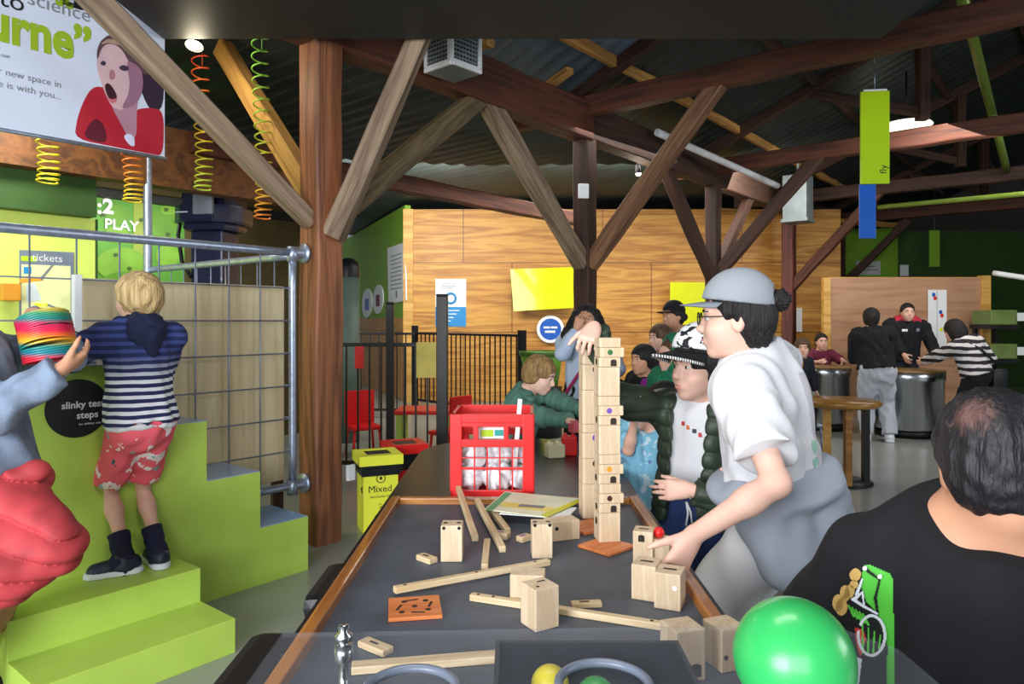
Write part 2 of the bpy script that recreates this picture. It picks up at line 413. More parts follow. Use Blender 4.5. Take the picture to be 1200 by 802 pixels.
        o = link('person', me, s.skin, None, s.base); s.o = tag(o, s.label, 'person', s.group); return s
    def part(s, name, g, m, parent=None):
        me = g.mesh(name, s.base); o = link(name, me, m, parent or s.o); return o
    def mesh_part(s, name, b, m, smooth=True, parent=None):
        for v in b.bm.verts: v.co -= s.base
        return b.obj(name, m, parent or s.o, smooth=smooth)
    def eyes(s, iris=None):
        for sx in (-1, 1):
            b = MB(); b.sphere(s.hp(sx*.03, .0765, .006), (.0125*s.hs, .0125*s.hs, .0082*s.hs), seg=16, ring=10); e = s.mesh_part('eye', b, M_EYE)
            b = MB(); c = s.hp(sx*.03, .0765, .006); d = s.hf; b.sphere(c+d*.0072*s.hs, (.0066*s.hs, .0066*s.hs, .0066*s.hs), seg=12, ring=8); s.mesh_part('iris', b, iris or M_IRIS, parent=e)
            b = MB(); b.tube([s.hp(sx*.012, .096, .026), s.hp(sx*.03, .094, .032), s.hp(sx*.05, .078, .027)], [.0025*s.hs, .0035*s.hs, .002*s.hs], n=6); s.mesh_part('eyebrow', b, M_BROW)
        b = MB(); b.tube([s.hp(-.021, .087, -.0635), s.hp(-.008, .0985, -.0585), s.hp(0, .0985, -.0595), s.hp(.008, .0985, -.0585), s.hp(.021, .087, -.0635)], [.0015, .0036*s.hs, .0036*s.hs, .0036*s.hs, .0015], n=6)
        b.tube([s.hp(-.019, .087, -.065), s.hp(-.008, .096, -.07), s.hp(.008, .096, -.07), s.hp(.019, .087, -.065)], [.0015, .0042*s.hs, .0042*s.hs, .0015], n=6); s.mesh_part('lips', b, M_LIPS)
    def hair(s, m, style='short', h=None, amp=.002):
        q = s.hs; R = s.HR(); lo, hi = s.bounds([s.hp(0, 0, .13), s.hp(0, 0, -.1)], .17*q)
        if style == 'long': lo, hi = s.bounds([s.hp(0, 0, .13), s.hp(0, -.05, -.33)], .2*q)
        g = Sdf(lo, hi, h or s.h)
        fc = [(s.hp(0, .070, .062), s.hf*.8-s.hu*.6)]
        g.ell(s.hp(0, -.018, .04), (.086*q, .104*q, .092*q), R, k=.01, cut=fc)
        g.ell(s.hp(0, -.05, -.005), (.079*q, .066*q, .082*q), R, k=.02, cut=[(s.hp(0, -.012, 0), s.hf), (s.hp(0, -.06, -.075), -s.hu)])
        if style in ('bowl', 'fringe'):
            g.ell(s.hp(0, -.005, .035), (.09*q, .1*q, .092*q), R, k=.02, cut=[(s.hp(0, .0, .028 if style == 'fringe' else .0), -s.hu), (s.hp(0, .088, .05), s.hf*.95-s.hu*.3)])
        if style == 'bowl':
            g.ell(s.hp(0, -.03, .01), (.095*q, .095*q, .1*q), R, k=.02, cut=[(s.hp(0, .02, 0), s.hf), (s.hp(0, 0, -.068), -s.hu)])
        if style == 'bun': g.ell(s.hp(0, -.125, .0), (.04*q, .036*q, .04*q), R, k=.015)
        if style == 'pony':
            g.ell(s.hp(0, -.115, .03), (.035*q, .04*q, .04*q), R, k=.02); g.cone(s.hp(0, -.125, .02), s.hp(0, -.1, -.16), .034*q, .022*q, k=.02)
        if style == 'long':
            for sx in (-1, 1):
                for j in range(3):
                    g.cone(s.hp(sx*.07, -.02-.02*j, .04), s.hp(sx*(.135-.015*j), .02-.05*j, -.12), .042*q, .06*q, k=.02)
                    g.cone(s.hp(sx*(.135-.015*j), .02-.05*j, -.12), s.hp(sx*(.13-.03*j), .085-.08*j, -.27), .06*q, .03*q, k=.02)
            g.cone(s.hp(0, -.075, .02), s.hp(0, -.085, -.28), .06*q, .05*q, k=.03)
            g.ell(s.hp(0, .095, -.03), (.056*q, .08*q, .09*q), R, k=.02, op='s')
        if style == 'bob':
            g.ell(s.hp(0, -.035, -.02), (.098*q, .085*q, .115*q), R, k=.02, cut=[(s.hp(0, .015, 0), s.hf), (s.hp(0, 0, -.125), -s.hu)])
        g.folds(amp*.6, 150, 3, nz=.22)
        return s.part('hair', g, m)
    def top(s, name, m, t=.014, sleeve='short', sl=.62, hem=-.12, k=.045, fold=.003, fr=38, arm_t=None, neck=.0, quilt=None, opening=None, h=None, flare=0.0, seed=1, hood=False, cuff=None, neck_tilt=.25, parent=None):
        """a garment for the upper body; sleeve short/long/none; hem = position along the spine where it ends"""
        f = s.k; at = t if arm_t is None else arm_t
        pts = [s.tp(hem-.1), s.N+s.up*.06, s.RS, s.LS]
        if sleeve != 'none': pts += [s.RE, s.LE]
        if sleeve == 'long': pts += [s.RH, s.LH]
        lo, hi = s.bounds(pts, .24*f+t+flare); g = Sdf(lo, hi, h or s.h)
        s.torso(g, t, k=k)
        c0 = s.tp(hem); g.cone(s.tp(hem-.03), s.tp(.35), (.155*s.fat+flare)*f+t, .15*f*s.fat+t, k=k, n=s.tf, sq=.78)
        g.cutp(c0, -s.up); g.cutp(s.N+s.up*(.012+neck)*f+s.tf*.03*f, s.up+s.tf*neck_tilt)
        g.cone(s.N-s.up*.02*f, s.H, .06*f, .058*f, k=.004, op='s')
        if opening:
            w0, w1 = opening; c = s.tp(.45)+s.tf*.2*f
            g.box(c+s.side*(w0+w1)/2*f, ((w1-w0)/2*f, .17*f, .6*f), s.TR(), rad=.02, k=.015, op='s')
        for S, E, Hd in ((s.RS, s.RE, s.RH), (s.LS, s.LE, s.LH)):
            if sleeve == 'short':
                e = S.lerp(E, sl); g.cone(S, S.lerp(E, 1.0), .056*f+at, (.05*f+at)*1.1, k=k*.6, cut=[(e, (E-S))])
            elif sleeve == 'long':
                wr = E.lerp(Hd, .94); g.cone(S, E, .055*f+at, .044*f+at, k=k*.6); g.cone(E, E.lerp(Hd, 1.1), .044*f+at, .032*f+at*.8, k=.02, cut=[(wr, Hd-E)])
        if quilt: g.quilt(quilt[0], quilt[1], s.up)
        if fold: g.folds(fold, fr, seed, nz=.55)
        s.topobj = s.part(name, g, m, parent); return s.topobj
    def bottoms(s, name, m, leg=1.0, t=.014, waist=.16, fold=.004, fr=30, h=None, seed=4, flare=0.0):
        f = s.k; pts = [s.P+s.up*.2*f, s.Rhip, s.Lhip, s.RK, s.LK]
        if leg > .5: pts += [s.RA, s.LA]
        lo, hi = s.bounds(pts, .2*f+t+flare); g = Sdf(lo, hi, h or s.h); R = s.TR()
        g.ell(s.P-s.up*.01*f, (.162*f*s.fat+t, .122*f*s.fat+t, .15*f+t), R, k=.04); g.ell(s.P+s.up*.08*f, (.15*f*s.fat+t, .112*f*s.fat+t, .15*f+t), R, k=.04)
        for hp_, K, A in ((s.Rhip, s.RK, s.RA), (s.Lhip, s.LK, s.LA)):
            if leg <= .5:
                e = hp_.lerp(K, leg*2); g.cone(hp_, K, .09*f*s.lr+t, .078*f*s.lr+t+flare, k=.03, cut=[(e, K-hp_)])
            else:
                e = K.lerp(A, (leg-.5)*2*.97); g.cone(hp_, K, .088*f+t, .064*f+t+flare*.5, k=.035); g.cone(K, A, .064*f+t+flare*.5, .046*f+t+flare, k=.02, cut=[(e, A-K)])
        if fold: g.folds(fold, fr, seed, nz=.5)
        g.cutp(s.P+s.up*waist*f, s.up)
        return s.part(name, g, m)
    def shoes(s, m, sole, h=None):
        f = s.k
        for A, Ft, toe in ((s.RA, s.RF, s.toeR), (s.LA, s.LF, s.toeL)):
            sd = toe.cross(V((0, 0, 1))); lo, hi = s.bounds([Ft-toe*.08*f, Ft+toe*.19*f, A], .08); R = (sd, toe, V((0, 0, 1)))
            g = Sdf(lo, hi, h or min(s.h, .006)); hl = Ft+V((0, 0, .04*f))
            g.cone(hl-toe*.03*f+V((0, 0, .014*f)), hl+toe*.145*f+V((0, 0, -.004*f)), .053*f, .045*f, k=.02, n=sd, sq=.9); g.cone(A+V((0, 0, .04)), hl, .054*f, .053*f, k=.02, cut=[(A+V((0, 0, .012)), V((0, 0, 1))-toe*.35)])
            g.cutp(Ft+V((0, 0, .022*f)), (0, 0, -1)); sh = s.part('shoe', g, m)
            g = Sdf(lo, hi, h or min(s.h, .006)); g.cone(Ft-toe*.035*f+V((0, 0, .012*f)), Ft+toe*.155*f+V((0, 0, .012*f)), .058*f, .05*f, k=.01, n=sd, sq=.9, cut=[(Ft+V((0, 0, .036*f)), (0, 0, 1)), (Ft+V((0, 0, .001)), (0, 0, -1))])
            s.part('sole', g, sole, sh)
def decal(target, poly, origin, ux, uy, direction, off=.002, cell=None, name='print', m=None, parent=None):
    """a print that lies on cloth: polygon in the (ux,uy) plane dropped on the target's surface along direction"""
    me = target.data; M = target.matrix_world
    bpy.context.view_layer.update(); M = target.matrix_world.copy()
    bv = BVHTree.FromPolygons([M @ v.co for v in me.vertices], [tuple(p.vertices) for p in me.polygons])
    d = nrm(direction); ux, uy = V(ux), V(uy); xs = [p[0] for p in poly]; ys = [p[1] for p in poly]
    if cell is None: cell = max(.0013, min(max(xs)-min(xs), max(ys)-min(ys))/45)
    def inside(x, y):
        r = False
        for (x1, y1), (x2, y2) in zip(poly, poly[1:]+poly[:1]):
            if (y1 > y) != (y2 > y) and x < (x2-x1)*(y-y1)/(y2-y1)+x1: r = not r
        return r
    t = bmesh.new(); vs = {}
    i0, i1, j0, j1 = [int(math.floor(q/cell)) for q in (min(xs), max(xs), min(ys), max(ys))]
    def vert(i, j):
        if (i, j) not in vs:
            p = V(origin)+ux*i*cell+uy*j*cell; hit = bv.ray_cast(p-d*.8, d); vs[i, j] = t.verts.new(hit[0]-d*off) if hit[0] is not None else None
        return vs[i, j]
    for i in range(i0, i1+1):
        for j in range(j0, j1+1):
            if inside((i+.5)*cell, (j+.5)*cell):
                q = [vert(i, j), vert(i+1, j), vert(i+1, j+1), vert(i, j+1)]
                if None not in q and max((q[0].co-q[2].co).length, (q[1].co-q[3].co).length) < cell*8: t.faces.new(q).smooth = True
    P0 = (parent or target); Mi = M.inverted() if parent is None else parent.matrix_world.inverted()
    for v in t.verts: v.co = Mi @ v.co
    me2 = bpy.data.meshes.new(name); t.to_mesh(me2); t.free()
    return link(name, me2, m, P0)
# ---------------------------------------------------------------- palette
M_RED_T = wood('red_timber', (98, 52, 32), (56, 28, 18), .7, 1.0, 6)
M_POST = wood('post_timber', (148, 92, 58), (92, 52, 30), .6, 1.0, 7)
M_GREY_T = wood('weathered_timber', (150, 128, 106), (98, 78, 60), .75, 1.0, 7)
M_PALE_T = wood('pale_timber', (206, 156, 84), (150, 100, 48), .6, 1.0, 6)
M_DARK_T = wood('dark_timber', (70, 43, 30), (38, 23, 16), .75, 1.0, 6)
M_PINE = wood('pine', (224, 176, 92), (190, 136, 60), .5, 1.0, 5)
M_BLOCK = wood('beech', (222, 200, 170), (204, 178, 144), .55, 5.0, 5, .12, axis=2)
M_STICK = wood('beech_rod', (224, 202, 164), (202, 172, 128), .5, 5.0, 5, .1, axis=0)
M_RAIL = wood('varnished_rail', (186, 122, 52), (138, 80, 28), .35, 2.0, 7, .1, coat=.4, axis=0)
M_LIME = mat('lime_paint', (178, 208, 88), .45, var=.03, bump=.03, bscale=200)
M_BLACK = mat('black_plastic', (20, 20, 22), .45, var=.05)
M_BLACKM = mat('black_metal', (16, 16, 18), .4, var=.05)
M_WHITE = mat('white_paint', (228, 230, 232), .5, var=.02)
M_PAPER = mat('paper', (236, 238, 240), .7, var=.015)
M_GALV = mat('galvanised', (172, 184, 206), .38, .75, var=.1, scale=30)
M_STEEL = mat('steel', (190, 194, 198), .25, 1.0, var=.05, stretch=(1, 1, .05), scale=20)
M_LIMEB = mat('bright_lime', (176, 212, 20), .35, var=.01)
M_BLUE = mat('sign_blue', (20, 90, 190), .4, var=.02)
M_CYAN = mat('sign_cyan', (40, 140, 205), .45, var=.02)
M_INK = mat('ink', (24, 26, 30), .6, var=.02)
M_GREYINK = mat('grey_ink', (128, 132, 138), .6, var=.02)
M_YELLOW = mat('yellow_board', (226, 232, 30), .12, var=.02, coat=.5)
M_REDP = mat('red_plastic', (222, 34, 34), .35, var=.03)
M_DARKG = mat('dark_green_paint', (52, 84, 34), .6, var=.06)
M_MIDG = mat('mid_green_paint', (124, 170, 40), .6, var=.04)

# ---------------------------------------------------------------- room shell
def slab(name, lo, hi, m, kind='structure', M=None):
    b = MB(); b.box(lo, hi, M=M); return tag(b.obj(name, m), kind=kind)
fl = mat('polished_concrete', (146, 149, 143), .28, var=.06, scale=1.4, bump=.02, bscale=90, coat=.25)
slab('floor', (-12, -4, -.1), (16, 20, 0), fl)
# plywood wall with sheet joints
def ply_mat():
    m = wood('plywood_wall', (216, 160, 74), (168, 108, 40), .5, .42, 13, .05, axis=0); nt = m.node_tree; N, L = nt.nodes, nt.links
    b = N['Principled BSDF']; src = b.inputs['Base Color'].links[0].from_socket
    tc = N.new('ShaderNodeTexCoord'); sp = N.new('ShaderNodeSeparateXYZ'); L.new(tc.outputs['Object'], sp.inputs[0])
    cb = N.new('ShaderNodeCombineXYZ'); L.new(sp.outputs['X'], cb.inputs['X']); L.new(sp.outputs['Z'], cb.inputs['Y'])
    br = N.new('ShaderNodeTexBrick'); br.inputs['Scale'].default_value = 1; br.inputs['Brick Width'].default_value = 2.4; br.inputs['Row Height'].default_value = 1.2
    br.inputs['Mortar Size'].default_value = .008; br.offset = .35; L.new(cb.outputs[0], br.inputs['Vector'])
    br.inputs['Color1'].default_value = (1, 1, 1, 1); br.inputs['Color2'].default_value = (.86, .84, .8, 1); br.inputs['Mortar'].default_value = (.3, .25, .2, 1)
    mx = N.new('ShaderNodeMix'); mx.data_type = 'RGBA'; mx.blend_type = 'MULTIPLY'; mx.inputs[0].default_value = 1
    L.new(src, mx.inputs[6]); L.new(br.outputs['Color'], mx.inputs[7]); L.new(mx.outputs[2], b.inputs['Base Color'])
    return m
M_PLY = ply_mat()
slab('wall_back', (-1.81, 12.2, 0), (5.66, 12.4, 3.32), M_PLY)
slab('trim_1', (-1.87, 12.17, 0), (-1.7, 12.2, 3.32), M_PINE)
d = V((-.398, .917, 0)); c = V((-1.85, 12.25, 0))
Mg = frame(d, (0, 0, 1), c)
slab('wall_left_far', (0, -.1, 1.45), (7, 0, 3.4), M_MIDG, M=Mg); slab('wall_left_dado', (0, -.1, 0), (7, 0, 1.45), M_PLY, M=Mg)
slab('wall_right', (5.66, 15.0, 0), (16, 15.2, 3.3), M_DARKG)
slab('trim_2', (6.95, 14.96, 2.3), (8.15, 15.0, 3.35), M_MIDG)
slab('wall_gable', (-4, 18.6, 0), (16, 18.8, 6.5), mat('gable_cladding', (52, 46, 42), .8))
slab('wall_east', (13.5, 4, 0), (13.7, 20, 3.3), M_DARKG)
# left hand walls run with the timber grid
MA = Matrix.Translation(OAB) @ Matrix.Rotation(RZAB, 4, 'Z')     # local x = A, y = B
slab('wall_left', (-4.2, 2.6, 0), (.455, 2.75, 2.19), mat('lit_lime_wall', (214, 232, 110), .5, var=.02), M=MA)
slab('wall_left_bulkhead', (-4.2, 2.45, 2.19), (.41, 2.75, 2.47), M_DARKG, M=MA)
slab('trim_3', (.455, 2.6, 0), (.475, 2.8, 2.19), M_DARKG, M=MA)
slab('wall_left_recess', (.3, 4.2, 0), (1.95, 4.35, 2.62), mat('leaf_panel', (86, 150, 46), .5, var=.1, scale=2), M=MA)
slab('wall_left_brown', (1.95, 4.2, 0), (3.6, 4.35, 2.9), mat('brown_wall', (74, 62, 26), .7), M=MA)
slab('trim_4', (-4.2, 2.3, 2.47), (2.05, 2.46, 2.95), wood('fascia_board', (120, 72, 30), (70, 38, 16), .6, .8, 6, axis=0), M=MA)
slab('trim_5', (-4.2, 4.1, 2.62), (3.6, 4.2, 2.7), mat('black_trim', (18, 18, 16), .6), M=MA)
slab('wall_left_upper', (-4.2, 4.2, 2.9), (3.6, 4.35, 3.3), MATS['brown_wall'], M=MA); slab('wall_left_lintel', (-4.2, 4.2, 2.62), (1.95, 4.35, 2.9), MATS['brown_wall'], M=MA)
# soffit over the camera
slab('ceiling', (-2.1, -3.0, 3.1), (2.22, 4.27, 3.22), mat('soffit_black', (30, 33, 38), .55, var=.05))
# corrugated roof: pitches follow the timber grid
def roof(name, b0, z0, b1, z1, a0, a1, m):
    bb = MB(); n = int((a1-a0)/.05); rows = []
    for i in range(n+1):
        a = a0+(a1-a0)*i/n; dz = .018*math.sin(i*math.pi/2)
        rows.append([bb.bm.verts.new(AB(a, b0+(b1-b0)*j/4, z0+(z1-z0)*j/4+dz)) for j in range(5)])
    for r, q in zip(rows, rows[1:]):
        for j in range(4): bb.bm.faces.new((r[j], r[j+1], q[j+1], q[j])).smooth = True
    o = bb.obj(name, m); md = o.modifiers.new('sheet', 'SOLIDIFY'); md.thickness = .01; md.offset = 1
    return tag(o, kind='structure')
M_ROOF = mat('roof_sheet', (56, 64, 62), .5, .3, var=.12, scale=2)
M_SKY = mat('skylight_sheet', (120, 138, 158), .45, 0, var=.08, scale=2, trans=.25)
roof('roof_pitch', .9, 3.5, -3.7, 5.45, 4.2, 17.5, M_ROOF); roof('roof_pitch_near', .9, 3.5, -3.7, 5.45, -4, 1.6, M_ROOF)
roof('roof_skylight', .9, 3.5, -3.7, 5.45, 1.6, 4.2, M_SKY)
roof('roof_far_pitch', -3.7, 5.45, -9, 3.2, -4, 17.5, M_ROOF); roof('roof_lean_to', 10, 3.42, .9, 3.55, -4, 17.5, M_ROOF)

# ---------------------------------------------------------------- timber frame
A0, ROW = .943, .38; BAY = 3.06
def Pp(i, da=0.0, db=0.0, z=0.0): return AB(A0+BAY*i+da, ROW+db, z)
PZ = tuple(UA)
ZT = V((0, 0, 1))
timber('timber_post', Pp(0), Pp(0, z=3.15), .2, .2, M_POST, 'thick reddish brown timber post beside the yellow bin', z=PZ)
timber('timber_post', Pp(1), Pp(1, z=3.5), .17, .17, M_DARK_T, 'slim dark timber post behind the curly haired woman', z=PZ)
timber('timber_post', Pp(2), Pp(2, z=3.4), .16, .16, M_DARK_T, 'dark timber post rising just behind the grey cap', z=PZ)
timber('timber_post', Pp(3), Pp(3, z=3.4), .19, .19, wood('maroon_timber', (112, 54, 44), (76, 34, 28), .6), 'maroon painted timber post right of the grey cap', z=PZ)
timber('timber_post', Pp(4, da=.1), Pp(4, da=.1, z=3.4), .16, .16, M_DARK_T, 'far timber post at the end of the plywood wall', z=PZ)
timber('timber_beam', Pp(0, da=-2.2, z=3.32), Pp(1, z=3.32), .2, .36, M_RED_T, 'heavy red brown beam running over the two nearest posts')
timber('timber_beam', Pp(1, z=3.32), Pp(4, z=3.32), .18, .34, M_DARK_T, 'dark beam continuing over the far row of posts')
timber('timber_brace', Pp(0, da=-.08, z=2.02), Pp(0, da=-1.40, z=3.03), .10, .12, M_GREY_T, 'long grey brace crossing in front of the white banner', 'timber')
timber('timber_brace', Pp(0, db=.08, z=2.2), Pp(0, db=1.2, z=3.42), .12, .14, M_PALE_T, 'golden lamp-lit brace behind the green coil', 'timber')
timber('timber_brace', W(391, 278, 4.46), W(499, 26, 4.37), .12, .13, M_GREY_T, 'steep pale grey brace running up right to the black soffit', 'timber')
timber('timber_brace', Pp(0, da=.08, z=2.06), Pp(0, da=1.52, z=3.2), .12, .15, wood('olive_timber', (122, 104, 74), (80, 64, 42), .7), 'olive brown brace reaching up below the white louvred box', 'timber')
timber('timber_brace', Pp(1, da=-.06, z=1.96), Pp(1, da=-1.47, z=3.2), .13, .17, M_GREY_T, 'weathered brace left of the slim post behind the woman', 'timber')
timber('timber_brace', Pp(1, db=-.06, z=1.94), Pp(1, db=-1.37, z=3.45), .13, .15, wood('tan_timber', (134, 96, 66), (92, 60, 40), .7), 'tan brace right of the slim post behind the woman', 'timber')
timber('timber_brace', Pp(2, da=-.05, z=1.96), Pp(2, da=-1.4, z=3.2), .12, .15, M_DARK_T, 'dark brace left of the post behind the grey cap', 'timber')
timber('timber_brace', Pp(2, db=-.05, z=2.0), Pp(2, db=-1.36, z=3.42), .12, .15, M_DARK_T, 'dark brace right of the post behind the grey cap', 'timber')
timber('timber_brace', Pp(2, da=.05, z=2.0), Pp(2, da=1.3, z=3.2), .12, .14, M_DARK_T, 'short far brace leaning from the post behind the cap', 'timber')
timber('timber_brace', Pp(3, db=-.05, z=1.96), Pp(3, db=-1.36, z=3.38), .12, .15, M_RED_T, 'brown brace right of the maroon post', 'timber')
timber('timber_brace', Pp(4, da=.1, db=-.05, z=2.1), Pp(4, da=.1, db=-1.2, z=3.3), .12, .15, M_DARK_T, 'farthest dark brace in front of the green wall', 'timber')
for i, nm in ((1, 'nearest long tie beam crossing under the roof at top right'), (2, 'second tie beam passing behind the hanging lime sign'), (3, 'third low tie beam above the green wall'), (4, 'last tie beam over the far green wall')):
    zb = (3.475, 3.41, 3.42, 3.42)[i-1]; timber('tie_beam', Pp(i, db=.9, z=zb), Pp(i, db=-8.2, z=zb), .15, .19, (M_RED_T, M_RED_T, M_DARK_T, M_RED_T)[i-1], nm)
    w_ = ('over the nearest tie beam', 'over the second tie beam', 'over the third tie beam', 'over the last tie beam')[i-1]
    timber('rafter', Pp(i, db=.3, z=3.55), Pp(i, db=-4.1, z=5.42), .1, .17, M_DARK_T, 'dark sloping rafter '+w_)
    timber('rafter', Pp(i, db=-4.1, z=5.42), Pp(i, db=-8.4, z=3.55), .1, .17, M_DARK_T, 'rafter falling away on the far slope '+w_)
    timber('king_post', Pp(i, db=-2.4, z=3.6), Pp(i, db=-2.4, z=4.62), .12, .12, M_DARK_T, 'short upright roof post '+w_)
    timber('roof_strut', Pp(i, db=-2.45, z=3.66), Pp(i, db=-1.25, z=4.12), .09, .11, M_DARK_T, 'slanted roof strut '+w_)
for j, s_ in enumerate((.35, 1.3, 2.25, 3.2)):
    timber('purlin', AB(-1, ROW-s_, 3.68+.425*s_), AB(16.5, ROW-s_, 3.68+.425*s_), .07, .1, (M_PALE_T, M_DARK_T, M_DARK_T, M_DARK_T)[j], ordinal(j)+' purlin under the corrugated roof, counted from the post row')
timber('wall_plate', V((3.3, 12.0, 3.28)), V((7.6, 14.0, 3.28)), .12, .1, M_PALE_T, 'pale plank lying above the end of the plywood wall')
timber('cross_rail', Pp(0, da=.1, db=1.9, z=2.86), Pp(2, db=1.9, z=2.86), .14, .18, M_RED_T, 'level red rail high behind the olive brace')
timber('hanger_post', Pp(0, da=1.2, db=1.9, z=2.9), Pp(0, da=1.2, db=1.9, z=3.5), .1, .1, M_RED_T, 'short red hanger standing on the level rail')
# loose short boards near the eaves
for j, (p, q, w_) in enumerate([((515, 62, 6.2), (575, 50, 5.7), 'beside the white louvred box'), ((632, 108, 6.6), (668, 82, 6.3), 'above the heavy beam')]):
    timber('eave_board', W(*p), W(*q), .09, .07, M_PALE_T, 'pale short eave board '+w_)

# ---------------------------------------------------------------- things high up
def pipe(name, p, q, r, m, label, cat='pipe'):
    b = MB(); n = 12; p, q = V(p), V(q); b.tube([V((0, 0, 0)).lerp(q-p, i/n) for i in range(n+1)], r, 12)
    return tag(b.obj(name, m, None, p), label, cat)
M_GPIPE = mat('green_pipe', (116, 140, 54), .35, .2)
pipe('conduit_pipe', W(1127, -6, 5.6), W(1180, 200, 9.6), .045, M_GPIPE, 'steep green pipe running beside the roof timbers at top right')
pipe('conduit_pipe', W(1030, 243, 9.5), W(1215, 226, 7.6), .03, M_GPIPE, 'level green pipe under the roof right of the hanging sign')
pipe('fluorescent_tube', W(770, 155, 7.6), W(911, 218, 9.4), .04, mat('tube_white', (214, 216, 220), .4), 'long white fluorescent batten under the dark beam', 'light')
duct = MB(); duct.box((-.17, -.17, 0), (.17, .17, .66), .01); duct.box((-.19, -.19, -.03), (.19, .19, .02), .006); duct.tube([(0, 0, .64), (0, 0, 1.25)], .02, 8)
duct = duct.obj('duct_box', mat('duct_grey', (118, 128, 130), .45, .3), None, W(935, 259, 10.4), (0, 0, RZAB)); tag(duct, 'grey metal duct box beneath the dark beam', 'duct')
hb = MB(); hb.box((-.002, -.002, 0), (.002, .002, .34)); 
# hanging sign
sg = empty('hanging_sign', W(1025, 195, 6.2), 'tall lime and blue sign hanging from the tie beam', 'sign', rz=-.12)
b = MB(); b.box((-.12, -.012, -.155), (.12, .012, .655), .003); b.obj('upper_panel', M_LIMEB, sg)
b = MB(); b.box((-.13, -.008, -.63), (.008, .008, -.158), .003); tag(b.obj('lower_panel', M_BLUE, sg), 'blue lower panel')
b = MB(); b.box((-.095, -.014, .655), (.1, .014, .672), .002); b.obj('hanging_bar', M_WHITE, sg)
b = MB(); b.tube([(0, 0, .67), (0, 0, .9)], .004, 6); b.tube([(0, 0, .9), (0, 0, 1.25)], .003, 6); b.obj('cord', M_GALV, sg)
text('fly', .085, M_INK, sg, (.07, -.0135, -.03), (0, 0, 1), (-1, 0, 0))
gs = empty('hanging_sign', W(1095, 270, 13.6), 'small green sign hanging far off before the green wall', 'sign')
b = MB(); b.box((-.1, -.01, -.7), (.1, .01, 0), .003); b.obj('panel', M_MIDG, gs)
b = MB(); b.tube([(0, 0, 0), (0, 0, .9)], .004, 6); b.obj('cord', M_GALV, gs)
# pendant lamps
M_LAMP = mat('lamp_glass', (250, 244, 226), .4, emit=1.6)
for (px, py, Y, r, w_) in ((1062, 148, 9.0, .3, 'white disc pendant lamp right of the lime hanging sign'), (1112, 136, 12.0, .3, 'farther white disc pendant lamp under the roof')):
    l = empty('pendant_lamp', W(px, py, Y), w_, 'lamp')
    b = MB(); b.lathe([(0, -.05), (r*.7, -.045), (r*.97, -.01), (r, 0), (r*.9, .03), (0, .05)], 32); b.obj('lamp_shade', M_LAMP, l)
    b = MB(); b.tube([(0, 0, .05), (0, 0, .8)], .012, 8); b.lathe([(.09, .04), (.09, .22), (0, .26)], 16); b.obj('lamp_stem', M_BLACKM, l)
def spot(px, py, Y, w_, r=.04, aim=(0, -.4, -1)):
    l = empty('spot_lamp', W(px, py, Y), w_, 'lamp'); R = V(aim).normalized().to_track_quat('Z', 'Y').to_matrix().to_4x4()
    b = MB(); b.lathe([(0, -.1), (r*.7, -.1), (r*.8, -.04), (r*1.15, .02), (r*1.05, .02), (r*.9, .0)], 20, M=R); b.tube([V((0, 0, .0))-V(aim).normalized()*.08, (0, .02, .16)], .01, 8); b.obj('lamp_housing', M_BLACKM, l)
    b = MB(); b.sphere((0, 0, 0), (r*.95, r*.95, r*.5), R); b.obj('bulb', mat('bulb_glow', (255, 236, 190), .3, emit=30), l); return l
spot(228, 51, 4.5, 'bright warm spot lamp under the soffit above the coils', .05); spot(748, 203, 8.0, 'small bright spot lamp near the tan brace', .035)
# white louvred box by the soffit
lb = empty('louvred_box', W(530, 72, 4.8), 'white louvred box hanging at the edge of the black soffit', 'heater', rz=math.radians(-42))
b = MB()
S_ = .25
for (a0, a1) in (((-S_, 0), (0, 0)), ((0, 0), (0, S_))):
    pass
b.box((-.27, -.0, -.02), (0, .27, 0), .004); b.obj('base_panel', mat('box_grey', (112, 116, 118), .5), lb)
fr = MB()
for (lo, hi) in (((-.27, -.02, -.02), (0, .0, .02)), ((-.27, -.02, .27), (0, 0, .31)), ((-.27, -.02, 0), (-.24, 0, .29)), ((-.03, -.02, 0), (.02, 0, .29)),
                 ((0, 0, -.02), (.02, .27, .02)), ((0, 0, .27), (.02, .27, .31)), ((0, .24, 0), (.02, .27, .29))): fr.box(lo, hi, .003)
fr.obj('frame', M_WHITE, lb)
lv = MB()
for k in range(8):
    z = .035+k*.03; lv.box((-.24, -.012, z), (-.03, -.004, z+.012)); lv.box((.004, .0, z), (.012, .24, z+.012))
for k in range(7):
    t_ = .03+k*.03; lv.box((-.03-t_, -.01, .02), (-.036-t_, -.004, .27)); lv.box((.004, t_, .02), (.01, t_+.006, .27))
lv.obj('grille', mat('grille_grey', (150, 156, 160), .4, .4), lb); bk = MB(); bk.box((-.255, .01, 0), (-.01, .26, .3)); bk.obj('housing', mat('housing_grey', (62, 66, 70), .5), lb)
ch = MB(); ch.tube([(-.13, .13, .3), (-.13, .13, .62)], .015, 8); ch.obj('bracket', M_BLACKM, lb)
# camera / sensor on the slim post
b = MB(); b.box((-.05, -.02, -.07), (.05, .02, .07), .01); tag(b.obj('wall_sensor', M_WHITE, None, Pp(1, z=2.63)-V((.03, .16, 0)), (0, 0, .2)), 'small white sensor box fixed on the slim dark post', 'sensor')

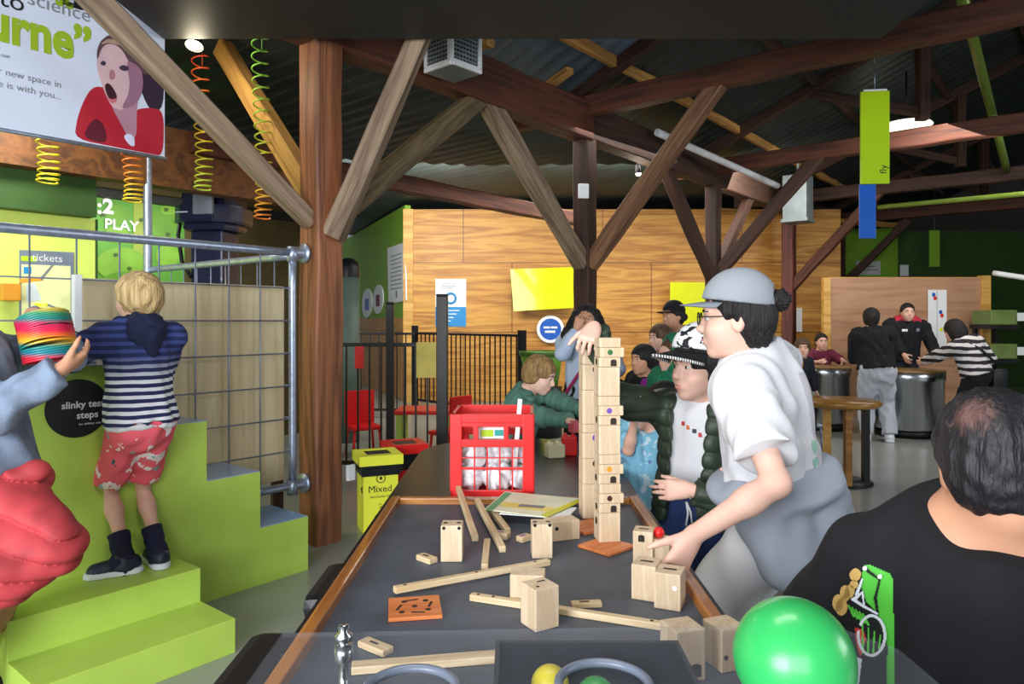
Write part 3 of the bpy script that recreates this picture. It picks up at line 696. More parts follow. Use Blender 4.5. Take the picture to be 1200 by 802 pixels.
# ---------------------------------------------------------------- coil springs hanging from the roof (slinkies)
def rainbow(name, stops):
    m, nt, bs = new_mat(name); N, L = nt.nodes, nt.links; tc = N.new('ShaderNodeTexCoord'); sp = N.new('ShaderNodeSeparateXYZ'); L.new(tc.outputs['Generated'], sp.inputs[0])
    rp = N.new('ShaderNodeValToRGB'); e = rp.color_ramp.elements
    while len(e) < len(stops): e.new(.5)
    for el, (p, c) in zip(e, stops): el.position = p; el.color = (*lin(c), 1)
    L.new(sp.outputs['Z'], rp.inputs['Fac']); L.new(rp.outputs['Color'], bs.inputs['Base Color']); bs.inputs['Roughness'].default_value = .35; return m
def coil(px, y0, y1, Y, r, turns, stops, label):
    p = W(px, y1, Y); L = W(px, y0, Y).z-p.z; n = turns*16; b = MB(); pts = []
    for i in range(n+1):
        t = i/n; z = L*(t**1.35); a = 2*math.pi*turns*t; sw = .015*math.sin(t*5)
        pts.append((r*math.cos(a)+sw, r*math.sin(a), z))
    b.tube(pts, .0055, 6); b.tube([pts[-1], (0, 0, L+.02), (0, 0, 3.2-p.z)], .003, 5)
    tag(b.obj('hanging_coil', rainbow('coil_'+label.split()[0], stops), None, p), label, 'coil spring', 'coil springs hanging from the roof')
YE, OR, RE, GR, LG = (226, 200, 40), (226, 120, 40), (214, 60, 40), (70, 170, 70), (170, 200, 60)
coil(55, 120, 214, 4.9, .066, 11, [(0, YE), (.6, LG), (1, LG)], 'yellow coil spring dangling below the left part of the banner')
coil(155, 150, 236, 4.9, .06, 12, [(0, YE), (.25, OR), (.7, RE), (1, RE)], 'red coil spring fading to yellow below the pictured boy')
coil(237, 66, 222, 5.0, .056, 15, [(0, LG), (.35, YE), (.7, OR), (1, RE)], 'orange topped coil spring fading to yellow above the navy viewer')
coil(307, 30, 256, 4.75, .052, 20, [(0, OR), (.22, YE), (.5, LG), (1, GR)], 'green coil spring fading to orange before the golden brace')

# ---------------------------------------------------------------- banner with a portrait
bn = empty('banner', AB(0, 0, 0), 'white hanging banner with green lettering and a photo of a gasping boy', 'banner')
pr = W(193, 184.5, 4.3); bn.location = pr; bn.rotation_euler = (0, 0, RZAB)     # local x = A; panel spans negative x
BW, BH = 1.65, 1.5
b = MB(); b.box((-BW, 0, 0), (0, .012, BH)); b.obj('panel', mat('banner_white', (206, 214, 232), .6, var=.01), bn)
b = MB(); b.tube([(-BW, .006, -.006), (.01, .006, -.006)], .012, 8); b.obj('hem_rod', M_GALV, bn)
b = MB(); b.tube([(-.2, .006, BH), (-.2, .006, 2.2)], .004, 6); b.tube([(-1.1, .006, BH), (-1.1, .006, 2.2)], .004, 6); b.obj('hanging_cords', M_GALV, bn)
def on_plane(px, py, root, M):                 # pixel -> local x,z on a plane's front (y=0)
    Mi = M.inverted(); o = Mi @ V((0, 0, HC)); d = Mi.to_3x3() @ V(((px-CX)/F, 1, -(py-HZ)/F)); t = -o.y/d.y; p = o+d*t; return p.x, p.z
MBn = Matrix.Translation(pr) @ Matrix.Rotation(RZAB, 4, 'Z')
def bp(px, py): return on_plane(px, py, bn, MBn)
def btext(s, px, py, size, m, **k): x, z = bp(px, py); text(s, size, m, bn, (x, -.002, z), align=k.pop('align', 'CENTER'), **k)
M_BG = mat('banner_green', (150, 178, 30), .6, var=.01)
btext('urne”', 107, 57, .275, M_BG, sx=.78, bold=.010, align='RIGHT'); btext('ED', 105, 5, .14, M_INK, sx=.8, bold=.006, align='RIGHT'); btext('st', 84, 1, .14, M_BG, sx=.8, bold=.006, align='RIGHT')
btext('science', 106, 20, .105, M_GREYINK, align='RIGHT'); btext('to', 29, 6, .13, M_INK, align='RIGHT')
btext('...be your new space in', 72, 100, .05, M_GREYINK, align='RIGHT'); btext('...share is with you...', 72, 114, .05, M_GREYINK, align='RIGHT'); btext('our', 12, 67, .03, M_GREYINK, align='RIGHT')
def soft(p):
    for _ in range(2): p = [(a[0]*u+b_[0]*(1-u), a[1]*u+b_[1]*(1-u)) for a, b_ in zip(p, p[1:]+p[:1]) for u in (.78, .22)]
    return p
def bpoly(pts, m, off, name):
    b = MB(); q = [bp(*p) for p in soft(pts)]; b.faces([(x, -off, z) for x, z in q], [tuple(range(len(q)))]); return b.obj(name, m, bn)
M_P = lambda n, c: mat(n, c, .6, var=.03, scale=12)
bpoly([(192, 66), (186, 60), (178, 57), (168, 60), (160, 80), (166, 110), (176, 130), (192, 128)], M_P('print_shade', (44, 24, 46)), .0010, 'portrait')
bpoly([(87, 163), (90, 140), (97, 120), (105, 106), (113, 101), (124, 103), (134, 118), (150, 140), (160, 128), (176, 126), (192, 130), (191.5, 183), (176, 180.5), (140, 173.5)], M_P('print_red', (176, 26, 46)), .0014, 'portrait')
bpoly([(97, 160), (104, 146), (112, 138), (122, 146), (126, 166), (115, 167.5)], M_P('print_deepred', (92, 12, 36)), .0018, 'portrait')
bpoly([(126, 112), (132, 128), (144, 150), (152, 166), (160, 160), (160, 132), (162, 112), (150, 104), (136, 100)], M_P('print_neck', (176, 130, 148)), .002, 'portrait')
bpoly([(144, 160), (152, 171), (158, 172), (157, 160), (150, 156)], M_P('print_collar', (214, 214, 240)), .0024, 'portrait')
bpoly([(114, 62), (118, 50), (126, 43), (138, 41), (150, 46), (160, 58), (166, 80), (168, 104), (160, 122), (146, 128), (138, 129), (130, 124), (124, 112), (118, 96), (114, 84), (113, 72)], M_P('print_skin', (208, 172, 178)), .0026, 'portrait')
bpoly([(148, 76), (152, 66), (160, 62), (166, 80), (168, 104), (160, 122), (146, 128), (142, 126), (150, 112), (152, 96)], M_P('print_skinshade', (150, 104, 128)), .003, 'portrait')
bpoly([(113.5, 72), (113, 60), (117, 49), (125, 42), (134, 40), (145, 46), (157, 56), (168, 66), (180, 80), (170, 90), (160, 76), (150, 72), (144, 60), (136, 53), (126, 51), (119, 56)], M_P('print_hair', (88, 62, 70)), .0034, 'portrait')
bpoly([(117, 53), (124, 46), (134, 46), (142, 54), (134, 52), (126, 50)], M_P('print_hairlight', (170, 140, 120)), .0036, 'portrait')
bpoly([(122, 101), (125, 97), (130, 100), (136, 110), (137, 116), (130, 118), (125, 112)], M_P('print_mouth', (52, 12, 26)), .004, 'portrait')
bpoly([(124, 112), (130, 117), (137, 115), (136, 120), (130, 122)], M_P('print_lip', (196, 104, 118)), .0042, 'portrait')
bpoly([(117, 74), (120, 71), (124, 73), (123, 77), (119, 77)], M_P('print_eye', (60, 44, 66)), .004, 'portrait')
bpoly([(138, 80), (143, 76), (150, 78), (151, 82), (145, 84)], M_P('print_eye', (60, 44, 66)), .004, 'portrait')
bpoly([(127, 88), (130, 80), (135, 86), (134, 93), (129, 94)], M_P('print_nose', (170, 116, 126)), .004, 'portrait')

# ---------------------------------------------------------------- lime wall graphics, far left
def mwall(name, label, cat, a, b_, z): return empty(name, AB(a, b_, z), label, cat, rz=RZAB)
ML = Matrix.Translation(AB(0, 2.6)) @ Matrix.Rotation(RZAB, 4, 'Z')
pw = mwall('wall_poster', 'lime poster with a grey header and a drawn jointed toy on the bright wall', 'poster', 0, 2.595, 0)
def wp(px, py): return on_plane(px, py, None, ML)
def wpoly(pts, m, off, name, par): 
    b = MB(); q = [wp(*p) for p in pts]; b.faces([(x, -off, z) for x, z in q], [tuple(range(len(q)))]); return b.obj(name, m, par)
wpoly([(22, 293), (86, 296), (86, 470), (22, 490)], mat('poster_grey', (120, 130, 150), .5), .004, 'board', pw)
wpoly([(24.5, 310), (82, 312), (82, 465), (24.5, 480)], mat('poster_cream', (236, 240, 176), .6), .006, 'sheet', pw)
x, z = wp(55, 303); text('tickets', .075, M_WHITE, pw, (x, -.007, z)); wpoly([(24, 300), (42, 301), (42, 307), (24, 306)], M_LIMEB, .0065, 'logo_bar', pw)
wpoly([(27, 313), (36, 313), (36, 321), (27, 321)], M_CYAN, .008, 'toy_head', pw); wpoly([(22, 327), (50, 325), (50, 329), (22, 332)], M_P('print_orange', (226, 160, 50)), .008, 'toy_arm', pw)
wpoly([(46, 326), (61, 309), (63, 310), (48, 329)], M_GREYINK, .009, 'toy_rod', pw); wpoly([(30, 334), (40, 332), (48, 352), (30, 354)], M_P('print_pale', (214, 226, 236)), .008, 'toy_body', pw)
wpoly([(39, 356), (54, 355), (56, 359), (42, 362)], M_YELLOW, .008, 'toy_foot', pw); wpoly([(55, 356), (80, 366), (80, 368), (55, 358.5)], M_GREYINK, .008, 'toy_rod', pw)
b = MB(); b.box((-.055, -.06, -.06), (.055, .06, .06), .006); tag(b.obj('orange_cube', mat('ochre', (206, 140, 40), .5), None, AB(-.14, 2.5, 1.6), (0, 0, RZAB)), 'ochre cube mounted by the poster on the bright lime wall', 'cube')
ML2 = Matrix.Translation(AB(0, 4.2)) @ Matrix.Rotation(RZAB, 4, 'Z')
g2 = mwall('garden_mural', 'green leafy mural behind the mesh, with white lettering', 'mural', 0, 4.195, 0)
def wp2(px, py): return on_plane(px, py, None, ML2)
def wpoly2(pts, m, off, name):
    b = MB(); q = [wp2(*p) for p in pts]; b.faces([(x, -off, z) for x, z in q], [tuple(range(len(q)))]); b.obj(name, m, g2)
def ellp(cx, cy, rx, ry, n=22): return [(cx+rx*math.cos(2*math.pi*k/n), cy-ry*math.sin(2*math.pi*k/n)) for k in range(n)]
G1, G2_, G3 = mat('leaf_light', (122, 172, 50), .5), mat('leaf_mid', (96, 150, 36), .5), mat('leaf_dark', (58, 92, 20), .5)
wpoly2([(156, 236), (176, 238), (176, 330), (156, 330)], mat('stalk', (150, 168, 60), .5), .002, 'stalk')
for i, (cx, cy, rx, ry, m_) in enumerate(((138, 252, 15, 12, G2_), (136, 275, 14, 10, G1), (142, 310, 30, 20, G1), (192, 262, 18, 18, G2_), (196, 300, 14, 14, G1), (198, 246, 10, 6, G1), (150, 332, 34, 14, G2_))): wpoly2(ellp(cx, cy, rx, ry), m_, .003+.0004*i, 'leaf')
for (cx, cy) in ((135, 299), (151, 315), (165, 258), (194, 246), (206, 260), (196, 275), (120, 252)): wpoly2(ellp(cx, cy, 3, 2.4), G3, .007, 'seed')
x, z = wp2(126, 243); text('2', .2, M_WHITE, g2, (x, -.009, z), bold=.008); x, z = wp2(114, 262); text('PLAY', .145, M_WHITE, g2, (x+.06, -.009, z), bold=.003, align='LEFT'); x, z = wp2(116, 243); text(':', .2, M_WHITE, g2, (x, -.009, z), bold=.008)
pipe('steel_pole', (-2.86, 5.56, 0), (-2.86, 5.56, 3.1), .032, M_GALV, 'slim upright steel pole at the far corner of the mesh pen', 'pole')
# navy viewer on a pillar
nv = empty('viewer_booth', V(((252-600)/830*6.7, 6.7, 0)), 'navy viewing machine on a navy pillar behind the mesh pen', 'viewer', rz=-.15)
M_NAVY = mat('navy_shell', (30, 34, 66), .35, coat=.3)
b = MB(); b.prism([(-.31, -.04), (-.27, -.22), (-.16, -.3), (.16, -.3), (.27, -.22), (.31, -.04), (.28, .2), (-.28, .2)], 2.30, 2.46); b.prism([(-.25, -.06), (-.2, -.2), (.2, -.2), (.25, -.06), (.22, .2), (-.22, .2)], 2.46, 2.62); b.prism([(-.25, -.02), (-.2, -.2), (.2, -.2), (.25, -.02), (.22, .2), (-.22, .2)], 2.24, 2.30)
bmesh.ops.bevel(b.bm, geom=b.bm.edges[:], offset=.012, segments=2, affect='EDGES'); b.obj('viewer_head', M_NAVY, nv)
b = MB(); b.box((-.02, -.33, 2.36), (.17, -.29, 2.54), .008); b.obj('screen', mat('screen_grey', (150, 156, 166), .25), nv)
b = MB(); b.box((-.2, -.312, 2.38), (-.08, -.302, 2.392)); b.obj('slot', M_WHITE, nv)
b = MB(); b.box((-.16, -.14, 0), (.16, .14, 2.24), .02); b.obj('pillar', M_NAVY, nv)
b = MB(); b.tube([(-.26, -.1, 2.5), (-.3, -.12, 2.2), (-.24, -.15, 1.95), (-.14, -.16, 1.8)], .018, 8); b.tube([(-.28, -.08, 2.55), (-.27, -.04, 2.8), (-.25, 0, 3.0)], .012, 8); b.obj('cable', M_BLACK, nv)

# ---------------------------------------------------------------- ply wall notices and the lime wall posters
def notice(name, px0, py0, px1, py1, Y, m, label, cat='poster', rz=0.0, t=.01):
    c = W((px0+px1)/2, (py0+py1)/2, Y); w, h = abs(px1-px0)/F*Y, abs(py1-py0)/F*Y
    r = empty(name, c, label, cat, rz=rz); b = MB(); b.box((-w/2, 0, -h/2), (w/2, t, h/2)); b.obj('board', m, r); return r, w, h
r, w, h = notice('notice', 510, 327, 546, 383, 12.15, M_PAPER, 'white and blue notice with a ring on the plywood wall'); r.location.y = 12.19
b = MB(); b.box((-w/2, -.004, -h/2), (w/2, 0, -.07)); b.obj('blue_panel', M_CYAN, r); b = MB(); ri = [(.085*math.cos(a), -.006, .08+.085*math.sin(a)) for a in np.linspace(0, 6.283, 25)[:-1]]; b.tube(ri, .02, 6, closed=True); b.obj('ring', M_CYAN, r)
b = MB()
for k in range(3): b.box((-.16, -.003, .32-.035*k), (.14-.05*k, 0, .33-.035*k))
b.obj('print', M_GREYINK, r); b = MB()
for k in range(4): b.box((-.15, -.007, -.14-.06*k), (.15-.05*k, -.004, -.125-.06*k))
b.obj('print', M_PAPER, r)
yb = empty('yellow_board', W(636, 339, 11.95), 'bright yellow glossy board left of the slim dark post', 'board')
q = [(p.x-yb.location.x, p.z-yb.location.z) for p in (W(602, 365, 11.95), W(673, 361, 11.95), W(672, 313, 11.95), W(598, 316, 11.95))]; ngon_plate(q, .015).obj('panel', M_YELLOW, yb)
b = MB(); b.box((-.42, .0, .28), (-.36, .25, .32)); b.box((.36, .0, .28), (.42, .25, .32)); b.obj('bracket', M_BLACKM, yb)
yb = empty('yellow_board', W(806, 355, 11.95), 'bright yellow board behind the dark braces, left of the grey cap', 'board')
q = [(p.x-yb.location.x, p.z-yb.location.z) for p in (W(785, 381, 11.95), W(832, 380, 11.95), W(832, 331, 11.95), W(785, 331, 11.95))]; ngon_plate(q, .015).obj('panel', M_YELLOW, yb)
b = MB(); b.box((-.25, .0, .25), (-.19, .25, .3)); b.box((.19, .0, .25), (.25, .25, .3)); b.obj('bracket', M_BLACKM, yb)
def round_sign(px, py, Y, r, mats, label, lines=()):
    c = W(px, py, Y); o = empty('round_sign', c, label, 'sign'); ngon_plate(disc_poly(r), .012).obj('disc', mats[0], o)
    q = ngon_plate(disc_poly(r*.78), .004).obj('inner_disc', mats[1], o, (0, -.011, 0))
    b = MB(); b.box((-r*.5, -.017, r*.06), (-r*.05, -.015, r*.2)); b.box((r*.02, -.017, r*.06), (r*.5, -.015, r*.2)); b.box((-r*.4, -.017, -r*.26), (r*.35, -.015, -r*.1)); b.obj('print', M_PAPER, o)
    return o
round_sign(645, 386, 12.12, .235, (M_PAPER, M_BLUE), 'round blue and white sign on plywood beside the curly haired woman', )
notice('notice', 929, 361, 940, 389, 12.19, M_PAPER, 'narrow white notice right of the maroon post')
# far-left lime wall: a tall notice and two ovals
def on_far(px, py):
    x, z = on_plane(px, py, None, Mg); return x, z
def on_far_front(px, py):
    Mi = Mg.inverted(); o = Mi @ V((0, 0, HC)); dd = Mi.to_3x3() @ V(((px-CX)/F, 1, -(py-HZ)/F)); t = (0-o.y)/dd.y; p = o+dd*t; return p
pa, pb_ = on_far_front(455, 292), on_far_front(476, 357)
def far_plate(name, pts, m, label, cat):
    ps = [on_far_front(*p) for p in pts]; ctr = sum(ps, V((0, 0, 0)))/len(ps); o = empty(name, Mg @ ctr, label, cat); o.rotation_euler = Mg.to_euler()
    b = MB(); b.faces([(p.x-ctr.x, .02, p.z-ctr.z) for p in ps]+[(p.x-ctr.x, 0, p.z-ctr.z) for p in ps], [tuple(range(len(ps)))]+[(i, (i+1) % len(ps), len(ps)+(i+1) % len(ps), len(ps)+i) for i in range(len(ps))]); b.obj('board', m, o); return o, ctr
o, c_ = far_plate('notice', [(455, 291), (475.5, 284), (477, 352), (456.5, 357)], M_PAPER, 'tall white notice on the lime wall by the plywood corner', 'poster')
b = MB()
for k in range(9): 
    p, q = on_far_front(459, 300+k*5), on_far_front(472, 297+k*5); b.box((min(p.x, q.x)-c_.x, -.0 +.021, q.z-c_.z-.008), (max(p.x, q.x)-c_.x, .024, q.z-c_.z+.008))
p = on_far_front(466, 345); b.box((p.x-c_.x-.05, .021, p.z-c_.z-.06), (p.x-c_.x+.05, .024, p.z-c_.z+.06)); b.obj('print', M_GREYINK, o)
for (cx, cy, w_, mc) in ((431, 355.5, 'left white oval sign on the lime wall, beside the grey column', M_BLUE), (444, 351, 'right white oval sign on the lime wall, beside the tall notice', mat('maroon_ink', (130, 60, 70), .6))):
    o, c_ = far_plate('oval_sign', [(cx+6*math.cos(a), cy-17*math.sin(a)-(6*math.cos(a))*.35) for a in np.linspace(0, 6.283, 25)[:-1]], M_PAPER, w_, 'sign')
    p, q = on_far_front(cx-2.2, cy-5), on_far_front(cx+2.2, cy+8); b = MB(); b.box((min(p.x, q.x)-c_.x, .021, q.z-c_.z), (max(p.x, q.x)-c_.x, .024, p.z-c_.z)); b.obj('print', mc, o)
gc = empty('grey_column', V(((408-600)/830*8.2, 8.2, 0)), 'grey green cylindrical column with a black domed top behind the fence', 'column')
b = MB(); b.lathe([(0, 0), (.13, 0), (.13, 1.92), (0, 1.92)], 28); b.obj('body', mat('column_grey', (96, 116, 106), .5), gc)
b = MB(); b.lathe([(.135, 1.9), (.135, 2.0), (.11, 2.08), (.05, 2.12), (0, 2.13)], 28); b.obj('domed_top', M_BLACK, gc)

# ---------------------------------------------------------------- pool style fence
def fence(p, q, z, label, posts=(), pitch=.1, r=.008):
    p, q = V(p), V(q); L = (q-p).length; M = frame(q-p, (0, 0, 1), p); o = empty('metal_fence', p, label, 'fence'); o.rotation_euler = M.to_euler()
    b = MB(); b.box((0, -.02, z-.035), (L, .02, z), .004); b.obj('top_rail', M_BLACKM, o); b = MB(); b.box((0, -.02, .1), (L, .02, .135), .004); b.obj('bottom_rail', M_BLACKM, o)
    n = int(L/pitch)
    for i in range(1, n):
        b = MB(); b.box((L*i/n-r, -r, .135), (L*i/n+r, r, z-.035)); b.obj('bar', M_BLACKM, o)
    for (x, hh, w) in posts:
        b = MB(); b.box((x-w, -w, 0), (x+w, w, hh), .006); b.box((x-w*1.05, -w*1.05, hh), (x+w*1.05, w*1.05, hh+.02), .008); b.obj('post', M_BLACKM, o)
    return o
fence((-1.6, 6.4, 0), (-.66, 6.4, 0), 1.2, 'black metal pool fence in front, ending at the tall gate post', [(.50, 1.55, .034), (.97, 1.62, .05)])
fence((-1.62, 11.6, 0), (.14, 9.75, 0), 1.21, 'long black metal fence running along the plywood wall', [(.05, 1.3, .04), (2.55, 1.25, .045)], pitch=.11)
fence((-2.3, 10.2, 0), (-1.4, 10.2, 0), 1.23, 'short black metal fence under the lime wall', [(0.02, 1.25, .03)], pitch=.12)
b = MB(); b.box((-.1, -.004, -.16), (.1, .004, .16)); tag(b.obj('yellow_notice', mat('yellow_paper', (222, 204, 110), .7), None, W(501, 422, 6.37)), 'pale yellow sheet hung on the front fence', 'paper')
b = MB(); b.box((-.04, -.004, -.1), (.04, .004, .1)); tag(b.obj('red_tag', M_REDP, None, W(421, 419, 6.37)), 'small red tag hung on the front fence', 'sign')
# small play table and chairs behind the fence
pt = empty('play_table', (-.93, 7.6, 0), 'low red play table with lime legs behind the fence', 'table')
b = MB(); b.box((-.3, -.25, .42), (.3, .25, .46), .012); b.obj('tabletop', M_REDP, pt)
for sx in (-1, 1):
    for sy in (-1, 1): b = MB(); b.box((sx*.25-.03, sy*.2-.03, 0), (sx*.25+.03, sy*.2+.03, .42), .008); b.obj('leg', M_LIME, pt)
def kid_chair(loc, rz, label):
    c = empty('play_chair', loc, label, 'chair', rz=rz); b = MB(); b.box((-.16, -.15, .27), (.16, .15, .31), .012); b.obj('seat', M_REDP, c); b = MB(); b.box((-.16, .13, .31), (.16, .16, .66), .012); b.obj('backrest', M_REDP, c)
    for sx in (-1, 1):
        for sy in (-1, 1): b = MB(); b.tube([(sx*.13, sy*.12, .28), (sx*.15, sy*.14, 0)], .014, 8); b.obj('leg', M_REDP, c)
kid_chair((-1.55, 7.4, 0), .5, 'red play chair at the left end of the low red table'); kid_chair((-.62, 7.05, 0), -2.2, 'red play chair at the right end of the low red table')
# ---------------------------------------------------------------- slinky test steps
st = empty('slinky_steps', AB(0, 0, 0), 'big lime green stepped block with a round black sign', 'steps', rz=RZAB)
b = MB(); prof = [(-1.5, 0), (.579, 0), (.579, .3), (.282, .3), (.282, .6), (-.012, .6), (-.012, .9), (-.306, .9), (-.306, 1.2), (-1.5, 1.2)]
Mp = Matrix(((1, 0, 0, 0), (0, 0, 1, 0), (0, 1, 0, 0), (0, 0, 0, 1))); b.prism(prof, 0, .38, M=Mp); b.obj('stepped_body', M_LIME, st)
M_TREAD = mat('sky_sheen_tread', (142, 172, 216), .15, var=.05)  # blue sky reflection on the step tops, put into the base colour
for (a0, a1, z) in ((.285, .577, .3), (-.009, .28, .6), (-.303, -.014, .9), (-1.49, -.308, 1.2)): b = MB(); b.box((a0, .003, z), (a1, .377, z+.003)); tag(b.obj('tread', M_TREAD, st), 'step top with a blue sky sheen put into its colour')
ngon_plate(disc_poly(.126, 48, c=(-.593, 1.02)), .003).obj('round_sign', mat('sign_black', (26, 26, 30), .5), st, (0, -.001, 0))
text('slinky test', .042, M_WHITE, st, (-.572, -.0055, 1.035), bold=.0008); text('steps', .042, M_WHITE, st, (-.555, -.0055, .988), bold=.0008); text('for children only', .013, M_WHITE, st, (-.545, -.0055, .95))
sp = empty('climbing_steps', AB(0, 0, 0), 'two low lime green steps the boy stands on', 'steps', rz=RZAB)
b = MB(); b.box((-.94, -.609, 0), (-.207, -.317, .145), .003); b.obj('lower_step', M_LIME, sp); b = MB(); b.box((-.94, -.317, 0), (-.207, -.002, .293), .003); b.obj('upper_step', M_LIME, sp)
# mesh pen
mp = empty('mesh_pen', AB(0, 0, 0), 'galvanised pipe pen with square wire mesh by the post', 'railing', rz=RZAB)
def rail(p, q, r=.024, name='rail'): b = MB(); n = 8; b.tube([V(p).lerp(V(q), i/n) for i in range(n+1)], r, 14); return b.obj(name, M_GALV, mp)
BB = .40
rail((-2.0, BB, 1.82), (.84, BB, 1.82)); rail((.747, BB, .4), (.747, BB, 1.8), name='upright'); rail((.5, BB, .385), (.84, BB, .385)); rail((.747, BB, 1.8), (.747, BB+1.95, 1.8)); rail((.747, BB+1.95, 0), (.747, BB+1.95, 1.8), name='upright'); rail((-2.0, BB, 0), (-2.0, BB, 1.82), name='upright')
for z in (1.82, .385):
    b = MB(); Mx = Matrix.Translation((.822, BB, z)) @ Matrix.Rotation(math.pi/2, 4, 'Y'); b.lathe([(0, .022), (.055, .022), (.06, .01), (.06, 0), (0, 0)], 24, M=Mx); b.lathe([(.034, -.07), (.034, .0)], 20, M=Mx); b.obj('flange', M_GALV, mp)
    b = MB(); b.lathe([(.0, -.045), (.034, -.045), (.036, 0), (.034, .045), (0, .045)], 20, c=(.747, BB, z-.01)); b.obj('clamp', M_GALV, mp)
M_WIRE = mat('wire_zinc', (150, 160, 186), .4, .6)
k = 0
for i in range(14):
    a = .527-.1965*i
    b = MB(); b.tube([(a, BB, .39), (a, BB, 1.815)], .0042, 6); b.obj('wire', M_WIRE, mp)
for z in (.6, .8, 1.0, 1.2, 1.4, 1.6):
    b = MB(); b.tube([(-2.0, BB-.006, z), (.747, BB-.006, z)], .0042, 6); b.obj('wire', M_WIRE, mp); b = MB(); b.tube([(.747, BB, z), (.747, BB+1.95, z)], .0042, 6); b.obj('wire', M_WIRE, mp)
for i in range(1, 10): b = MB(); b.tube([(.747, BB+.1965*i, .39), (.747, BB+.1965*i, 1.795)], .0042, 6); b.obj('wire', M_WIRE, mp)
bd = MB(); bd.box((-.455, .44, .42), (.715, .458, 1.61), .002); pb = bd.obj('backing_board', wood('birch_ply', (206, 190, 152), (184, 164, 122), .55, .8, 6, .04, axis=2), None, OAB, (0, 0, RZAB)); tag(pb, 'pale birch plywood sheet standing behind the wire mesh', 'board')
for (x0, x1) in ((-.46, -.40), (.64, .71)): b = MB(); b.box((x0, .44, 0), (x1, .47, .42)); b.obj('foot', M_DARK_T, pb)
wpst = empty('white_upright', AB(-.475, .2, 1.2), 'slim white upright standing on the lime block beside the boy', 'post', rz=RZAB)
b = MB(); b.box((-.018, .12, .06), (.018, .16, .42), .004); b.obj('shaft', M_WHITE, wpst); b = MB(); b.box((-.03, -.02, 0.003), (.03, .19, .045), .006, M=Matrix.Rotation(.0, 4, 'X')); b.box((-.02, .02, .045), (.02, .15, .1), .01); b.obj('foot', M_WHITE, wpst)
# ---------------------------------------------------------------- bins
def bin_(loc, m, label, word, rim_m):
    o = empty('recycling_bin', loc, label, 'bin', rz=math.radians(22)); w = .255
    b = MB(); b.prism([(.012, .012), (w-.012, .012), (w-.012, w-.012), (.012, w-.012)], 0, .435); b.obj('body', m, o)
    b = MB(); g_ = [(r0, z0) for r0, z0 in ((0, .375), (.006, .39), (.012, .405), (.007, .42), (.014, .434), (.008, .447))]
    for (o0, z0), (o1, z1) in zip(g_, g_[1:]): b.box((-o0, -o0, z0), (w+o0, w+o0, z1), .003)
    b.obj('bag', mat('bin_bag', (26, 27, 30), .3, bump=.5, bscale=40), o)
    b = MB(); e = .018
    for lo, hi in (((-e, -e), (w+e, .045)), ((-e, w-.045), (w+e, w+e)), ((-e, .045), (.045, w-.045)), ((w-.045, .045), (w+e, w-.045))): b.box((lo[0], lo[1], .446), (hi[0], hi[1], .512), .003)
    b.obj('lid', rim_m, o); b = MB(); b.box((.044, .044, .45), (w-.044, w-.044, .508)); b.obj('opening', M_BLACK, o)
    if word:
        text(word, .064, M_INK, o, (w*.48, .0105, .285)); text('RECYCLING ONLY', .018, M_INK, o, (w*.52, .0105, .235)); text('word', .001, M_INK, o, (w*.5, .0108, .1)) if 0 else None
        b = MB(); ri = [(.028*math.cos(a), .009, .028*math.sin(a)) for a in np.linspace(0, 6.283, 21)[:-1]]; b.tube(ri, .003, 5, closed=True); b.box((-.008, .008, -.008), (.008, .0105, .012)); b.obj('emblem', M_INK, o, (w*.5, .001, .355))
        b = MB(); ri = [(.016*math.cos(a), .009, .016*math.sin(a)) for a in np.linspace(0, 6.283, 4)[:-1]]; b.tube(ri, .0025, 5, closed=True); b.obj('emblem', M_INK, o, (w*.5, .001, .175))
        text('recycling', .024, M_INK, o, (w*.5, .0105, .11)); text('ed', .07, M_INK, o, (.0115, w*.28, .28), X=(0, -1, 0), bold=.001)
    else:
        b = MB(); b.box((w*.25, .005, .33), (w*.7, .012, .38), .01); b.obj('hand_slot', M_BLACK, o); b = MB(); ri = [(.02*math.cos(a), .009, .02*math.sin(a)) for a in np.linspace(0, 6.283, 21)[:-1]]; b.tube(ri, .003, 5, closed=True); b.obj('emblem', M_INK, o, (w*.5, .001, .27))
    return o
bin_(G(424, 627), mat('bin_yellow', (238, 240, 66), .45, var=.02), 'yellow recycling bin marked Mixed beside the brown post', 'Mixed', mat('bin_yellow', (226, 226, 56), .45))
bin_(V((-.86, 5.02, 0)), M_REDP, 'red bin with a black opening behind the yellow bin', None, M_REDP)
b = MB(); b.box((-.03, -.012, -.05), (.03, .012, .05), .006); tag(b.obj('wall_socket', M_WHITE, None, V((-1.03, 4.52, .43)), (0, 0, RZAB)), 'white power outlet on the brown post by the yellow bin', 'socket')

# ---------------------------------------------------------------- table
TT = .70
tb = empty('play_counter', (0, 2.6, 0), 'long black speckled table with a wood rimmed building tray', 'table')
def terrazzo():
    m, nt, bs = new_mat('speckled_laminate'); N, L = nt.nodes, nt.links; tc = N.new('ShaderNodeTexCoord'); vo = N.new('ShaderNodeTexVoronoi'); vo.inputs['Scale'].default_value = 75
    L.new(tc.outputs['Object'], vo.inputs['Vector']); rp = N.new('ShaderNodeValToRGB'); rp.color_ramp.elements[0].position = .13; rp.color_ramp.elements[1].position = .17
    rp.color_ramp.elements[0].color = (.22, .22, .22, 1); rp.color_ramp.elements[1].color = (.008, .008, .009, 1); L.new(vo.outputs['Distance'], rp.inputs['Fac']); L.new(rp.outputs['Color'], bs.inputs['Base Color']); bs.inputs['Roughness'].default_value = .3; bs.inputs['Specular IOR Level'].default_value = .3; return m
M_TERR = terrazzo()
